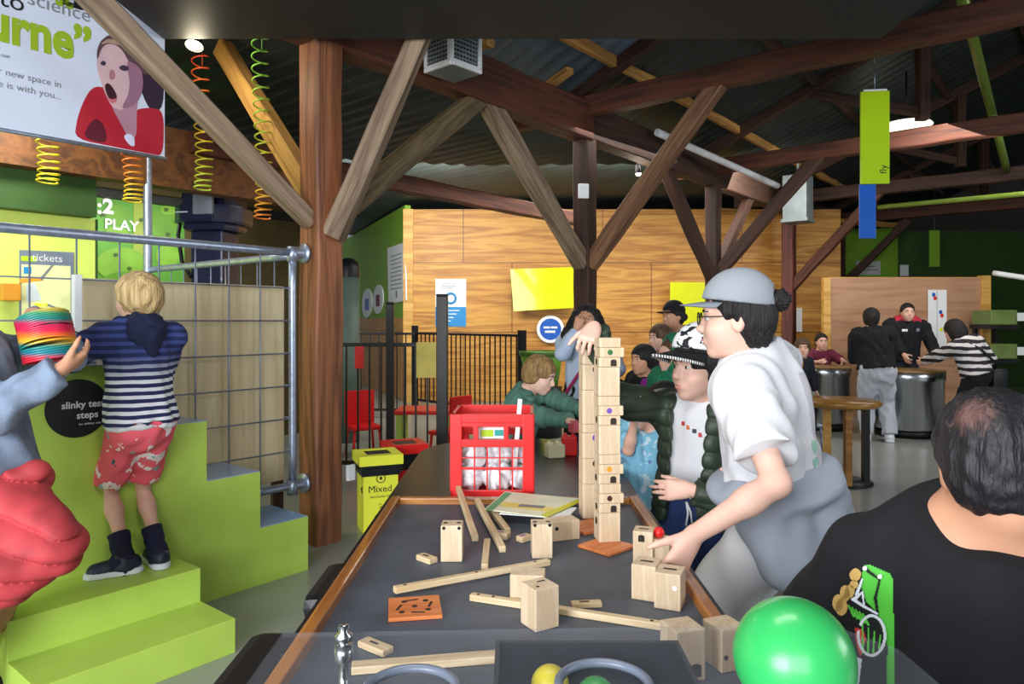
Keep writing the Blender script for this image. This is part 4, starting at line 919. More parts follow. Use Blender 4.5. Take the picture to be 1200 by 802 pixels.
def stadium(x0, x1, y0, y1, n=24):
    cx, r = (x0+x1)/2, (x1-x0)/2; return [(x0, y0), (x1, y0)]+[(cx+r*math.cos(math.pi*k/n), y1+r*1.0*math.sin(math.pi*k/n)) for k in range(n+1)]
b = MB(); b.prism(stadium(-.495, .515, 1.0-2.6, 3.75-2.6), .645, .695); bmesh.ops.bevel(b.bm, geom=b.bm.edges[:], offset=.006, segments=2, affect='EDGES'); b.obj('tabletop', M_TERR, tb)
for (y0, y1) in ((1.2, 1.5), (3.3, 3.7)):
    b = MB(); b.box((-.3, y0-2.6, 0.04), (.32, y1-2.6, .645), .01); b.box((-.34, y0-2.63, 0), (.36, y1-2.57, .04), .006); b.obj('pedestal', M_BLACK, tb)
M_TRAY = mat('tray_slate', (78, 86, 98), .5, var=.12, scale=7, bump=.04, bscale=150)
b = MB(); b.box((-.43, 1.04-2.6, .695), (.45, 2.70-2.6, TT), .001); b.obj('tray_base', M_TRAY, tb)
def tray_rail(p, q, w=.032, h=.03): b = MB(); L = (V(q)-V(p)).length; b.box((0, -w/2, 0), (L, w/2, h), .004); o = b.obj('tray_rail', M_RAIL, tb); o.matrix_local = frame(V(q)-V(p), (0, 0, 1), p)
tray_rail((-.446, 1.02-2.6, .695), (-.446, 2.73-2.6, .695)); tray_rail((.466, 1.02-2.6, .695), (.466, 2.73-2.6, .695)); tray_rail((-.43, 2.714-2.6, .695), (.45, 2.714-2.6, .695), h=.028); tray_rail((-.43, 1.02-2.6, .695), (.45, 1.02-2.6, .695))
def stool(loc, label, w=.32, hh=.6):
    o = empty('stool', loc, label, 'stool'); b = MB(); b.box((-w/2, -w/2, hh-.07), (w/2, w/2, hh), .035); b.obj('seat', M_BLACK, o)
    for sx in (-1, 1):
        for sy in (-1, 1): b = MB(); b.tube([(sx*w*.36, sy*w*.36, hh-.06), (sx*w*.44, sy*w*.44, 0)], .016, 10); b.obj('leg', M_BLACKM, o)
stool((-.45, 2.2, 0), 'black stool tucked under the left edge of the table'); stool((-.62+.13, 1.62, 0), 'black stool at the near left corner of the table', hh=.625)

# ---------------------------------------------------------------- red crate full of bagged pieces
cr = empty('milk_crate', (-.075, 2.96, .695), 'red plastic milk crate full of bagged pieces on the table', 'crate', rz=-.02)
w, dp, hh = .165, .165, .335
def crate_wall(x0, x1, axis, c):
    b = MB()
    def bx(u0, u1, z0, z1, t=.007): 
        if axis == 'x': b.box((u0, c-t, z0), (u1, c+t, z1), .003)
        else: b.box((c-t, u0, z0), (c+t, u1, z1), .003)
    bx(-w, w, 0, .035); bx(-w, w, .205, .235); bx(-w, w, .285, .3); bx(-w, w, .3, hh); bx(-w, -w+.045, .03, hh, .009); bx(w-.045, w, .03, hh, .009)
    for u in (-.07, -.02, .03, .08): bx(u-.003, u+.003, .03, .21, .004)
    bx(-w+.04, w-.04, .115, .125, .005); bx(-w+.04, w-.04, .16, .165, .004); bx(-.075, -.055, .23, .29); bx(.045, .065, .23, .29)
    return b.obj('crate_side', M_REDP, cr)
crate_wall(0, 0, 'x', -dp+.007); crate_wall(0, 0, 'x', dp-.007); crate_wall(0, 0, 'y', -w+.007); crate_wall(0, 0, 'y', w-.007)
b = MB(); b.box((-w, -dp, 0), (w, dp, .008)); b.obj('crate_floor', M_REDP, cr)
M_BAG = mat('clear_bag', (226, 228, 232), .25, var=.12, scale=14, bump=.8, bscale=30)
for i, (x, y, z, r) in enumerate(((-.09, -.08, .07, .058), (.02, -.09, .075, .062), (.1, -.085, .07, .05), (-.07, .05, .07, .07), (.07, .05, .075, .07), (-.08, -.085, .165, .052), (.03, -.085, .175, .06), (.105, -.075, .165, .045))):
    g = Sdf((x-.09, y-.09, z-.09), (x+.09, y+.09, z+.09), .006); g.ell((x, y, z), (r, r*.85, r), k=.01); g.folds(.006, 60, i); me = g.mesh('plastic_bag'); o = link('plastic_bag', me, M_BAG, None, cr.location)
    tag(o, ['crumpled clear bag low at the front left of the red crate', 'crumpled clear bag low at the front middle of the red crate', 'crumpled clear bag low at the front right of the red crate', 'clear bag hidden low at the back left of the crate', 'clear bag hidden low at the back right of the crate', 'clear bag on top at the front left of the red crate', 'clear bag on top at the front middle of the red crate', 'clear bag on top at the front right of the red crate'][i], 'bag', 'bagged pieces in the crate')
pk = empty('marker_pack', cr.location+V((.0, -.1, .255)), 'white pack with green and orange print at the top of the crate', 'pack'); b = MB(); b.box((-.06, -.02, -.025), (.06, .02, .025), .006); b.obj('wrapper', M_PAPER, pk)
b = MB(); b.box((-.05, -.0215, -.015), (-.0, -.0205, .012)); b.obj('print', M_LIMEB, pk); b = MB(); b.box((.005, -.0215, -.012), (.05, -.0205, .012)); b.obj('print', mat('teal_print', (40, 160, 150), .5), pk)
b = MB(); b.box((-.009, -.005, 0), (.009, .005, .28), .002); tag(b.obj('white_strip', M_WHITE, None, cr.location+V((.085, -.13, .115)), (.05, .08, 0)), 'white plastic strip standing up out of the crate', 'strip')
# booklets
def leaf(name, pts, z, m, label, edge=None):
    c = sum((G(px, py, z) for px, py in pts), V((0, 0, 0)))/len(pts); o = empty(name, c, label, 'booklet'); b = MB(); q = [(G(px, py, z)-c) for px, py in pts]; b.prism([(p.x, p.y) for p in q][::-1] if sum((q[i].x*q[(i+1) % 4].y-q[(i+1) % 4].x*q[i].y) for i in range(4)) < 0 else [(p.x, p.y) for p in q], 0, .003); b.obj('page', m, o)
    return o, c
o, c_ = leaf('booklet', [(568, 598), (592, 577), (686, 586), (640, 607)], .736, mat('page_cream', (236, 238, 206), .5), 'yellow edged instruction booklet on the far edge of the tray')
for nm, pts, m_ in (('stripe', [(634, 603), (640, 607), (686, 586), (678, 585)], M_YELLOW), ('stripe', [(568, 598), (592, 577), (600, 578), (577, 599)], mat('page_green', (96, 168, 110), .5)), ('stripe', [(584, 593), (590, 588), (650, 595), (642, 600)], mat('page_yellow', (236, 220, 110), .5))):
    b = MB(); b.faces([tuple(G(px, py, .7395)-c_) for px, py in pts], [(0, 1, 2, 3)]); b.obj(nm, m_, o)
b = MB(); q = [G(px, py, .7398)-c_ for px, py in ((610, 591), (640, 593), (636, 596), (606, 594))]; b.faces([tuple(p) for p in q], [(0, 1, 2, 3)]); b.obj('print', M_GREYINK, o)
leaf('paper_sheet', [(585, 603), (600, 590), (676, 596), (664, 609)], .731, M_PAPER, 'loose white sheet beneath the yellow edged booklet'); leaf('paper_sheet', [(531, 553), (545, 549), (560, 560), (548, 564)], .696, M_PAPER, 'white paper corner poking out left of the red crate')
# ---------------------------------------------------------------- toys at the far end
def small(name, c, size, m, label, cat, rz=0.0):
    b = MB(); b.box((-size[0]/2, -size[1]/2, 0), (size[0]/2, size[1]/2, size[2]), min(size)*.12)
    if name == 'toy_brick':
        for sx in (-.25, .25):
            for sy in (-.25, .25): b.lathe([(min(size[:2])*.13, size[2]), (min(size[:2])*.13, size[2]+.012), (0, size[2]+.012)], 12, c=(sx*size[0], sy*size[1], 0))
    return tag(b.obj(name, m, None, c, (0, 0, rz)), label, cat)
small('toy_brick', V((.30, 3.72, .695)), (.08, .07, .1), M_REDP, 'red toy brick by the hands of the green sweater child', 'toy'); small('toy_brick', V((.385, 3.66, .695)), (.075, .07, .11), mat('navy_toy', (28, 34, 60), .4), 'navy toy brick with a yellow top near the wooden tower', 'toy', .2)
small('toy_brick', V((.385, 3.66, .818)), (.075, .06, .012), M_YELLOW, 'thin yellow toy plate lying on the navy toy brick', 'toy', .2); small('toy_brick', V((.44, 3.5, .695)), (.04, .04, .1), M_BLUE, 'small bright blue toy brick beside the wooden tower', 'toy'); small('toy_brick', V((.22, 3.66, .695)), (.09, .08, .07), mat('cream_toy', (226, 220, 180), .4), 'cream toy brick between the red crate and red toy', 'toy', .3); small('toy_brick', V((.33, 3.74, .81)), (.05, .05, .05), mat('pink_toy', (200, 90, 100), .4), 'small pink toy brick on top of the red toy brick', 'toy', .5)
# ---------------------------------------------------------------- wooden marble run pieces
M_HOLE = mat('hole_dark', (44, 34, 28), .7)
def wblock(c, size, label, rz=0.0, rot=None, holes=(), cat='block', group='loose building blocks on the tray', name='wooden_block', m=None, top_notch=False):
    """c = centre of the foot; holes: (face, u, v, radius, material, shape)"""
    sx, sy, sz = size; o = empty(name, c, label, cat, group, rz)
    if rot is not None: o.rotation_euler = rot
    b = MB(); b.box((-sx/2, -sy/2, 0), (sx/2, sy/2, sz), .0025); o2 = b.obj('body', m or M_BLOCK, o)
    for (f, u, v, r, mm, shp) in holes:
        b = MB(); t = .0008
        if shp == 'arch': P = [(-r, -r), (r, -r)]+[(r*math.cos(a), r*.6*math.sin(a)+r*.6) for a in np.linspace(0, math.pi, 10)]
        elif shp == 'slot': P = [(-r*2, -r*.5), (r*2, -r*.5), (r*2, r*.5), (-r*2, r*.5)]
        else: P = disc_poly(r, 20)
        if f == 'f': Mx = Matrix(((1, 0, 0, u), (0, 0, 1, -sy/2-t), (0, 1, 0, v), (0, 0, 0, 1)))
        elif f == 'l': Mx = Matrix(((0, 0, 1, -sx/2-t), (1, 0, 0, u), (0, 1, 0, v), (0, 0, 0, 1)))
        elif f == 'r': Mx = Matrix(((0, 0, 1, sx/2), (1, 0, 0, u), (0, 1, 0, v), (0, 0, 0, 1)))
        else: Mx = Matrix(((1, 0, 0, u), (0, 1, 0, v), (0, 0, 1, sz), (0, 0, 0, 1)))
        b.prism(P, 0, t, M=Mx); b.obj('hole' if mm is M_HOLE else 'dot', mm, o)
    return o
Ztop = TT+.001
tile_m = wood('orange_tile', (222, 132, 74), (192, 104, 52), .45, 3.0, 5, .05, axis=0)
def tile(px, py, s, rz, label, holes=True):
    c = G(px, py, Ztop); o = empty('base_tile', c, label, 'tile', 'orange base tiles', rz); b = MB(); b.box((-s/2, -s/2, 0), (s/2, s/2, .009), .0015); b.obj('board', tile_m, o)
    if holes:
        b = MB()
        for (x, y) in ((-.25, -.25), (.25, -.2), (-.2, .25), (.22, .24), (0, 0)):
            b.prism(disc_poly(.007, 12, c=(x*s, y*s)), .009, .0096)
        for (x, y, a) in ((-.05, .3, .2), (.3, .05, 1.3), (-.3, -.02, 1.2), (.05, -.3, -.2)):
            R = Matrix.Translation((x*s, y*s, 0)) @ Matrix.Rotation(a, 4, 'Z'); b.prism([(-.016, -.003), (.016, -.003), (.016, .003), (-.016, .003)], .009, .0096, M=R)
        b.obj('groove', M_HOLE, o)
    return o
tile(486, 715, .125, .17, 'orange base tile lying alone at the left of the tray')
tile(711, 642, .125, .75, 'orange base tile under the front of the wooden tower', False); tile(689, 619, .125, .55, 'orange base tile under the back of the wooden tower', False)
# tower, front column
U = .0303; cz = Ztop+.0095; cF = G(713, 640, .70); cF = V((cF.x, cF.y+.035, 0)); rz0 = .12
GD, PD, YD, BD = mat('green_dot', (50, 110, 60), .5), mat('purple_dot', (110, 80, 170), .5), mat('orange_dot', (214, 150, 40), .5), mat('brown_dot', (70, 30, 26), .5)
spec = [(3, 'base'), (1, 'hole'), (1, 'bar', BD, 'brown'), (1, 'plain'), (1, 'hole'), (1, 'bar', YD, 'orange'), (1, 'plain'), (3, 'big'), (1, 'hole'), (1, 'bar', PD, 'purple'), (1, 'plain'), (3, 'big'), (1, 'hole'), (1, 'bar', GD, 'green'), (1, 'plain')]
for i, s_ in enumerate(spec):
    h_ = s_[0]*U; hol = []; w_ = .068; dx = .0
    if s_[1] == 'hole': hol = [('f', .012, .012, .0095, M_HOLE, 'arch'), ('l', 0, .015, .011, M_HOLE, 'o')]
    if s_[1] == 'bar': w_ = .078; hol = [('f', -.006, h_/2, .0085, s_[2], 'o')]; dx = .006
    if s_[1] == 'base': hol = [('l', .0, .06, .012, M_HOLE, 'o')]
    look = {'base': 'tall plain base block', 'hole': 'small block with an arched hole', 'bar': 'overhanging bar block with a '+(s_[3] if len(s_) > 3 else '')+' dot', 'plain': 'thin plain block', 'big': 'large plain cube block'}[s_[1]]
    wblock(V((cF.x+dx+random.uniform(-.0015, .0015), cF.y, cz)), (w_, .068, h_-.0006), f'{look}, {ordinal(i)} in the front column of the tower', rz0+random.uniform(-.03, .03), holes=hol, group='blocks of the tower front column')
    cz += h_
# tower, rear column
cz = Ztop+.0095; cR = G(692, 611, .70); cR = V((cR.x+.004, cR.y+.03, 0))
for i, n_ in enumerate((4, 3, 3, 1, 4, 3, 3)):
    h_ = n_*U*.985; hol = [('f', .02, h_*.25, .011, M_HOLE, 'o')] if n_ == 4 else ([('f', .012, h_*.8, .013, M_HOLE if i != 2 else PD, 'o')] if n_ == 3 else [])
    look = {4: 'tall block with a side hole', 3: 'medium block with a round hole', 1: 'thin plain block'}[n_]
    wblock(V((cR.x, cR.y, cz)), (.072, .068, h_-.0006), f'{look}, {ordinal(i)} in the rear column of the tower', .1+random.uniform(-.02, .02), holes=hol, group='blocks of the tower rear column'); cz += h_
# loose blocks
NOTCH = [('t', -.018, 0, .006, M_BLACK, 'o'), ('t', .018, 0, .006, M_BLACK, 'o')]
def gb(px, py, dy=0.0): p = G(px, py, Ztop); return V((p.x, p.y+dy, Ztop))
FN = [('f', -.022, .098, .005, M_BLACK, 'o'), ('f', .022, .098, .005, M_BLACK, 'o'), ('t', -.02, 0, .007, M_BLACK, 'o'), ('t', .02, 0, .007, M_BLACK, 'o')]
wblock(gb(529, 659, .03), (.062, .06, .105), 'upright wooden block with two black pegs at the middle left of the tray', .0, holes=FN)
wblock(gb(635, 655, .03), (.06, .06, .1), 'upright wooden block with black pegs left of the tower', .05, holes=FN)
wblock(gb(659, 634, .03), (.1, .06, .062), 'wooden block lying on its side behind the pegged block', .35, holes=[('f', -.03, .04, .006, M_BLACK, 'o')])
wblock(gb(619, 708, .03), (.085, .06, .07), 'wooden block lying just behind the nearest upright block', -.1, holes=[('r', 0, .03, .012, M_BLACK, 'o')])
wblock(gb(633, 739, .03), (.064, .064, .095), 'nearest upright wooden block in the middle of the tray', .55, holes=[('t', .01, .01, .005, M_HOLE, 'slot'), ('t', -.015, -.015, .004, M_HOLE, 'o')])
for (px, py, w_, l_) in ((761, 705, .062, 'left half of the paired wooden blocks by the reaching hand'), (789, 716, .064, 'right half of the paired wooden blocks by the reaching hand')):
    wblock(gb(px, py, .035), (w_, .07, .088), l_, -.42, holes=[('t', 0, .0, .008, M_HOLE, 'slot')]+([('f', .018, .055, .006, M_PAPER, 'o')] if px > 780 else []))
wblock(gb(757, 665, .03), (.056, .06, .1), 'tall slotted wooden block behind the paired blocks', -.3, holes=[('f', -.004, .08, .009, M_HOLE, 'arch'), ('t', 0, 0, .007, M_HOLE, 'slot')])
wblock(gb(779, 668, .05), (.05, .055, .075), 'small wooden block held under the reaching hand', -.3)
b = MB(); b.sphere((0, 0, .016), .016); tag(b.obj('red_marble', M_REDP, None, gb(776, 668, .045)+V((0, 0, .075))), 'red ball peeking out beside the reaching hand', 'ball')
wblock(gb(804, 800, .03), (.064, .064, .1), 'upright wooden block under the clear sheet, left of the green ball', .3, holes=[('f', .01, .02, .012, M_HOLE, 'arch')])
wblock(gb(856, 790, .04), (.06, .064, .085), 'wooden block half hidden behind the green ball', .35, holes=[('f', -.02, .03, .005, M_BLACK, 'o')])
def flat(px, py, size, rz, label, hm=M_HOLE): wblock(gb(px, py), size, label, rz, holes=[('t', -.005, 0, .006, hm, 'slot')] if hm else [], m=M_STICK)
flat(500, 658, (.062, .03, .016), -.75, 'small flat wooden piece left of the pegged block'); flat(614, 634, (.045, .028, .018), .8, 'small flat piece with a purple spot left of the tower', PD); flat(588, 631, (.05, .034, .02), -.4, 'small flat piece between the long rods', PD)
flat(687, 711, (.075, .024, .012), .1, 'short flat wooden piece in the middle right of the tray'); flat(440, 762, (.08, .03, .014), -.65, 'flat wooden piece under the clear sheet at left')
def rod(p, q, label, w_=.018, z0=0.0, z1=0.0, h_=.016, holes=()):
    p, q = G(*p, Ztop)+V((0, 0, z0)), G(*q, Ztop)+V((0, 0, z1)); L = (q-p).length; b = MB(); b.box((0, -w_/2, 0), (L, w_/2, h_), .0025); o = empty('wooden_rod', p, label, 'rod', 'wooden rods on the tray'); o.rotation_euler = frame(q-p, (0, 0, 1)).to_euler(); b.obj('shaft', M_STICK, o)
    for x in holes: b = MB(); b.prism(disc_poly(.0042, 12, c=(L*x, 0)), h_, h_+.0006); b.obj('hole', M_HOLE, o)
rod((537, 584), (557, 635), 'slanted rod leaning over the far rail, left one', .02, .03, 0, .02); rod((559, 596), (589, 648), 'slanted rod near the far rail, middle one', .02, .02, 0, .02); rod((574, 602), (595, 626), 'shorter rod near the far rail, right one', .02, .012, 0, .018); rod((568, 668), (571, 637), 'short rod lying below the slanted rods', .02)
rod((462, 700), (643, 662), 'long grooved rod whose end rests on the orange tile', .02, .01, 0, .016, (.06, .5, .9)); rod((552, 703), (790, 740), 'long pale rod passing behind the nearest upright block', .02, 0, 0, .016, (.04, .12, .3, .9)); rod((412, 788), (586, 774), 'rod lying under the clear sheet', .03)

# ---------------------------------------------------------------- clear ball exhibit in the foreground
ZS = .98
ex = empty('ball_exhibit', (.1, .5, 0), 'clear acrylic sheet with two ringed holes over a black ball tray', 'exhibit')
M_ACR = mat('acrylic', (150, 156, 168), .08, var=.01, alpha=.10)
def off(p): return (p[0]-.1, p[1]-.5)
sheet = [(-.3, .35), (.494, .35), (.494, .905), (.45, .965), (.317, .976), (-.309, .952)]
b = MB(); b.prism([off(p) for p in sheet], ZS-.006, ZS); b.obj('clear_sheet', M_ACR, ex)
M_RING = mat('ring_grey', (112, 120, 138), .3)
for c_, r_ in (((-.114, .797), .052), ((.1055, .811), .052)):
    b = MB(); x, y = off(c_); b.tube([(x+r_*math.cos(a), y+r_*math.sin(a), ZS+.003) for a in np.linspace(0, 2*math.pi, 49)[:-1]], .0055, 10, closed=True); b.obj('hole_ring', M_RING, ex)
b = MB(); T0, T1, T2, T3 = -.022-.1, .222-.1, .7-.5, .948-.5
b.box((T0, T2, .918), (T1, T3, .9265)); b.box((T0, T3-.008, .9265), (T1, T3, .972)); b.box((T0, T2, .9265), (T0+.006, T3-.008, .972)); b.box((T1-.006, T2, .9265), (T1, T3-.008, .972)); b.obj('ball_tray', mat('tray_black', (30, 32, 38), .4, var=.2, scale=40), ex)
for (x, y) in ((-.221, .93), (-.25, .45), (.46, .45)):
    b = MB(); x, y = off((x, y)); b.lathe([(0, .84), (.006, .84), (.006, .90), (.011, .90), (.011, .915), (.006, .915), (.006, .95), (.012, .955), (.012, ZS-.006), (.006, ZS-.006), (.006, ZS), (.011, ZS), (.012, ZS+.008), (.006, ZS+.012), (.007, ZS+.02), (0, ZS+.021)], 16, c=(x, y, 0)); b.obj('standoff_bolt', M_STEEL, ex)
b = MB(); b.box((-.4, -.2, 0), (.4, .1, .9), .01); b.box((-.4, -.2, .9), (.4, .19, .972), .005); b.obj('cabinet', M_BLACK, ex)
M_GBALL = mat('green_rubber', (52, 176, 92), .3, var=.02, coat=.15)
b = MB(); b.sphere((0, 0, 0), .0614, seg=48, ring=32); tag(b.obj('green_ball', M_GBALL, None, W(930, 776, .748)+V((0, 0, .004))), 'large glossy green ball resting on the clear sheet', 'ball')
b = MB(); b.sphere((0, 0, 0), .0235, seg=28, ring=18); tag(b.obj('yellow_ball', mat('yellow_rubber', (226, 208, 40), .35), None, V((.047, .875, .9503))), 'yellow ball under the clear sheet beside the right ring', 'ball')
b = MB(); b.sphere((0, 0, 0), .0235, seg=28, ring=18); tag(b.obj('small_green_ball', mat('leaf_rubber', (60, 170, 70), .35), None, V((.1, .845, .9503))), 'small green ball in the black tray under the right ring', 'ball')

# ---------------------------------------------------------------- right hand side
rt = empty('round_table', (2.84, 6.15, 0), 'round wooden table on dark and wooden legs behind the teenager', 'table')
b = MB(); b.lathe([(0, .66), (.3, .66), (.33, .675), (.335, .7), (.33, .715), (0, .718)], 48); b.obj('tabletop', wood('table_oak', (170, 122, 52), (126, 84, 30), .35, 1.5, 6, .05, coat=.4), rt)
for k, (a, m_) in enumerate(((-.1, M_BLACKM), (1.6, M_PINE), (3.0, M_BLACKM), (-1.7, wood('oak_leg', (160, 112, 50), (120, 78, 30), .5)))):
    b = MB(); x, y = .22*math.cos(a), .22*math.sin(a); b.box((x-.028, y-.028, 0.0), (x+.028, y+.028, .66), .006); b.obj('leg', m_, rt)
b = MB(); b.lathe([(0, 0), (.27, 0), (.27, .015), (.06, .03), (0, .03)], 32); b.obj('base_plate', M_BLACKM, rt)
def drum(x, y, r, hh, label):
    o = empty('steel_drum', (x, y, 0), label, 'drum'); b = MB(); b.lathe([(r*.97, .1), (r, .12), (r, hh-.12), (r*1.03, hh-.11), (r*1.03, hh-.01), (r, hh)], 48); b.obj('shell', M_STEEL, o); b = MB(); b.lathe([(0, hh-.01), (r*.98, hh-.01), (r*1.04, hh-.012), (r*1.04, hh+.012), (0, hh+.012)], 48); b.obj('top_disc', wood('drum_top', (146, 112, 66), (110, 80, 44), .4), o)
    b = MB(); b.lathe([(0, 0), (r*.85, 0), (r*.85, .1), (0, .1)], 32); b.obj('plinth', M_BLACK, o); return o
drum(4.84, 8.7, .41, .79, 'large shiny steel drum between the two women at the right'); drum(4.05, 9.2, .32, .8, 'smaller steel drum in front of the children at the right')
st_ = empty('metal_stool', (2.78, 6.75, 0), 'pale metal stool glimpsed under the round wooden table', 'stool'); b = MB(); b.box((-.13, -.13, .4), (.13, .13, .43), .01); b.obj('seat', M_GALV, st_)
for sx in (-1, 1):
    for sy in (-1, 1): b = MB(); b.tube([(sx*.11, sy*.11, .4), (sx*.14, sy*.14, 0)], .013, 8); b.obj('leg', M_GALV, st_)
# plywood partition
pp = empty('plywood_partition', (4.55, 10.2, 0), 'free-standing pinkish plywood partition with pine edges behind the staff member', 'partition')
b = MB(); b.box((.03, 0, 0), (2.28, .02, 2.02), .002); b.obj('sheet', wood('pink_ply', (186, 142, 108), (160, 114, 82), .5, .6, 6, .04, axis=0), pp)
b = MB(); b.box((-.07, -.03, 0), (.03, .06, 2.02), .004); b.obj('frame_post', M_PINE, pp); b = MB(); b.box((2.2, -.03, 0), (2.33, .08, 2.05), .004); b.obj('frame_post', M_PINE, pp); b = MB(); b.box((.03, .02, 1.95), (2.2, .06, 2.03), .004); b.obj('frame_rail', M_PINE, pp)
hc = empty('height_chart', W(1098, 370, 10.17), 'tall white chart with small coloured marks on the partition', 'poster'); b = MB(); b.box((-.125, 0, -.5), (.14, .012, .37)); b.obj('board', M_PAPER, hc)
for (x, z, m_) in ((-.05, .3, M_BLUE), (-.03, .25, M_REDP), (.05, .05, M_BLUE), (.07, 0, M_REDP), (.06, -.2, M_YELLOW)): b = MB(); b.sphere((x, -.004, z), (.025, .004, .03)); b.obj('mark', m_, hc)
b = MB(); b.box((-.003, -.003, -.48), (.003, 0, .35)); b.obj('rule', M_GREYINK, hc)
nt_ = empty('white_sign', V((7.05, 14.95, 2.36)), 'crinkled white sign on the lighter green panel', 'sign'); b = MB(); b.box((.2, -.02, 0), (.72, 0, .3), .004); b.obj('board', mat('sign_offwhite', (196, 200, 196), .6), nt_); b = MB(); b.box((.26, -.026, .1), (.66, -.02, .12)); b.box((.26, -.026, .17), (.6, -.02, .19)); b.obj('print', M_GREYINK, nt_)
b = MB(); b.box((-.09, -.03, -.12), (.09, 0, .12), .01); tag(b.obj('light_switch', M_WHITE, None, V((8.28, 14.97, 2.46))), 'white switch on the dark green wall', 'switch')
for k, (py, l_) in enumerate(((372, 'upper green display tray with a white card at the right edge'), (412, 'lower green display tray with a white card at the right edge'))):
    p = W(1182, py, 9.6); o = empty('display_tray', p, l_, 'display'); b = MB(); b.box((-.24, 0, -.1), (.12, .4, .1), .008); b.obj('tray', mat('display_green', (112, 132, 70), .4), o); b = MB(); b.box((-.26, -.02, -.16), (.14, .42, -.1), .006); b.obj('shelf', M_BLACK, o); b = MB(); b.box((.1, -.03, -.05), (.24, -.02, .06)); b.obj('card', M_PAPER, o)
    b = MB(); b.box((-.22, .36, -.16-(p.z-.16 if k == 1 else 0)), (-.18, .42, -.16)); b.box((.06, .36, -.16-(p.z-.16 if k == 1 else 0)), (.1, .42, -.16)); b.box((-.22, .36, -.6 if k == 0 else -.16), (-.18, .42, -.1)); b.box((.06, .36, -.6 if k == 0 else -.16), (.1, .42, -.1)); b.obj('stand', M_BLACKM, o)
la = empty('floor_lamp', W(1164, 320, 9.4), 'white tubular lamp arm entering at the right edge', 'lamp'); q = W(1216, 328, 9.0)-la.location; b = MB(); b.tube([V((0, 0, 0)).lerp(q, i/6) for i in range(7)], .035, 12); b.obj('arm', M_WHITE, la); b = MB(); b.tube([q, q+V((.05, 0, -.1)), q+V((.05, 0, -la.location.z-q.z+.02))], .03, 10); b.lathe([(0, 0), (.2, 0), (.2, .02), (0, .03)], 20, c=(q.x+.05, q.y, -la.location.z)); b.obj('pole', M_WHITE, la)
gbk = empty('green_bucket', V((.36, 8.6, 0)), 'green bucket standing behind the green sweater child', 'bucket'); b = MB(); b.lathe([(0, .62), (.2, .62), (.26, 1.02), (.25, 1.02), (.2, .66)], 28); b.obj('shell', mat('bucket_green', (96, 150, 40), .4), gbk); b = MB(); b.lathe([(.262, .97), (.275, .98), (.275, 1.03), (.255, 1.03)], 28); b.obj('rim', mat('bucket_dark', (60, 96, 30), .4), gbk); b = MB(); b.lathe([(0, 0), (.25, 0), (.25, .6), (0, .62)], 24); b.obj('plinth', M_BLACK, gbk)
# ---------------------------------------------------------------- people
M_EYE = mat('eye_white', (212, 204, 198), .2, var=.01); M_IRIS = mat('iris_brown', (46, 28, 20), .15); M_BROW = mat('brow_dark', (40, 28, 24), .8); M_LIPS = mat('lips', (206, 138, 126), .5)
SK1 = mat('skin_fair', (228, 184, 165), .5, var=.04, scale=10, sss=.08); SK2 = mat('skin_light', (226, 178, 156), .5, var=.04, scale=10, sss=.08); SK3 = mat('skin_olive', (206, 152, 122), .5, var=.04, scale=10, sss=.08)
def hairm(n, c, c2, r=.6): return mat(n, c, r, var=.2, scale=60, stretch=(1, 1, .1), bump=.9, bscale=170, rgb2=c2)
H_BLOND = hairm('hair_blond', (222, 192, 138), (150, 118, 74)); H_BLACK = hairm('hair_black', (34, 28, 28), (12, 10, 10)); H_BROWN = hairm('hair_brown', (108, 78, 52), (58, 40, 28)); H_SANDY = hairm('hair_sandy', (176, 140, 88), (104, 78, 48)); H_SPARSE = hairm('hair_greying', (46, 42, 50), (16, 14, 18))
def cloth(n, c, var=.06, bump=.25, bs=240, **k): return mat(n, c, .85, var=var, bump=bump, bscale=bs, **k)
def stripe_mat(name, c1, c2, p, duty=.5, off=0.0, fade=None, c3=None, wav=.004, ax='Z'):
    """horizontal stripes by height; fade=(z0,z1): c2 below, c3 above"""
    m, nt, b = new_mat(name); N, L = nt.nodes, nt.links; tc = N.new('ShaderNodeTexCoord'); sp = N.new('ShaderNodeSeparateXYZ'); L.new(tc.outputs['Object'], sp.inputs[0])
    no = N.new('ShaderNodeTexNoise'); no.inputs['Scale'].default_value = 7; L.new(tc.outputs['Object'], no.inputs['Vector'])
    z = math_node(nt, 'MULTIPLY_ADD', no.outputs['Fac'], wav*4, sp.outputs[ax]); f = math_node(nt, 'FRACT', math_node(nt, 'MULTIPLY_ADD', z, 1/p, off+50.0)); k = math_node(nt, 'GREATER_THAN', f, duty)
    mx = N.new('ShaderNodeMix'); mx.data_type = 'RGBA'; mx.inputs[6].default_value = (*lin(c1), 1); L.new(k, mx.inputs[0])
    if fade:
        mr = N.new('ShaderNodeMapRange'); mr.inputs[1].default_value, mr.inputs[2].default_value = fade; L.new(sp.outputs['Z'], mr.inputs[0]); m2 = N.new('ShaderNodeMix'); m2.data_type = 'RGBA'; m2.inputs[6].default_value = (*lin(c2), 1); m2.inputs[7].default_value = (*lin(c3), 1); L.new(mr.outputs[0], m2.inputs[0]); L.new(m2.outputs[2], mx.inputs[7])
    else: mx.inputs[7].default_value = (*lin(c2), 1)
    L.new(mx.outputs[2], b.inputs['Base Color']); b.inputs['Roughness'].default_value = .85; return m
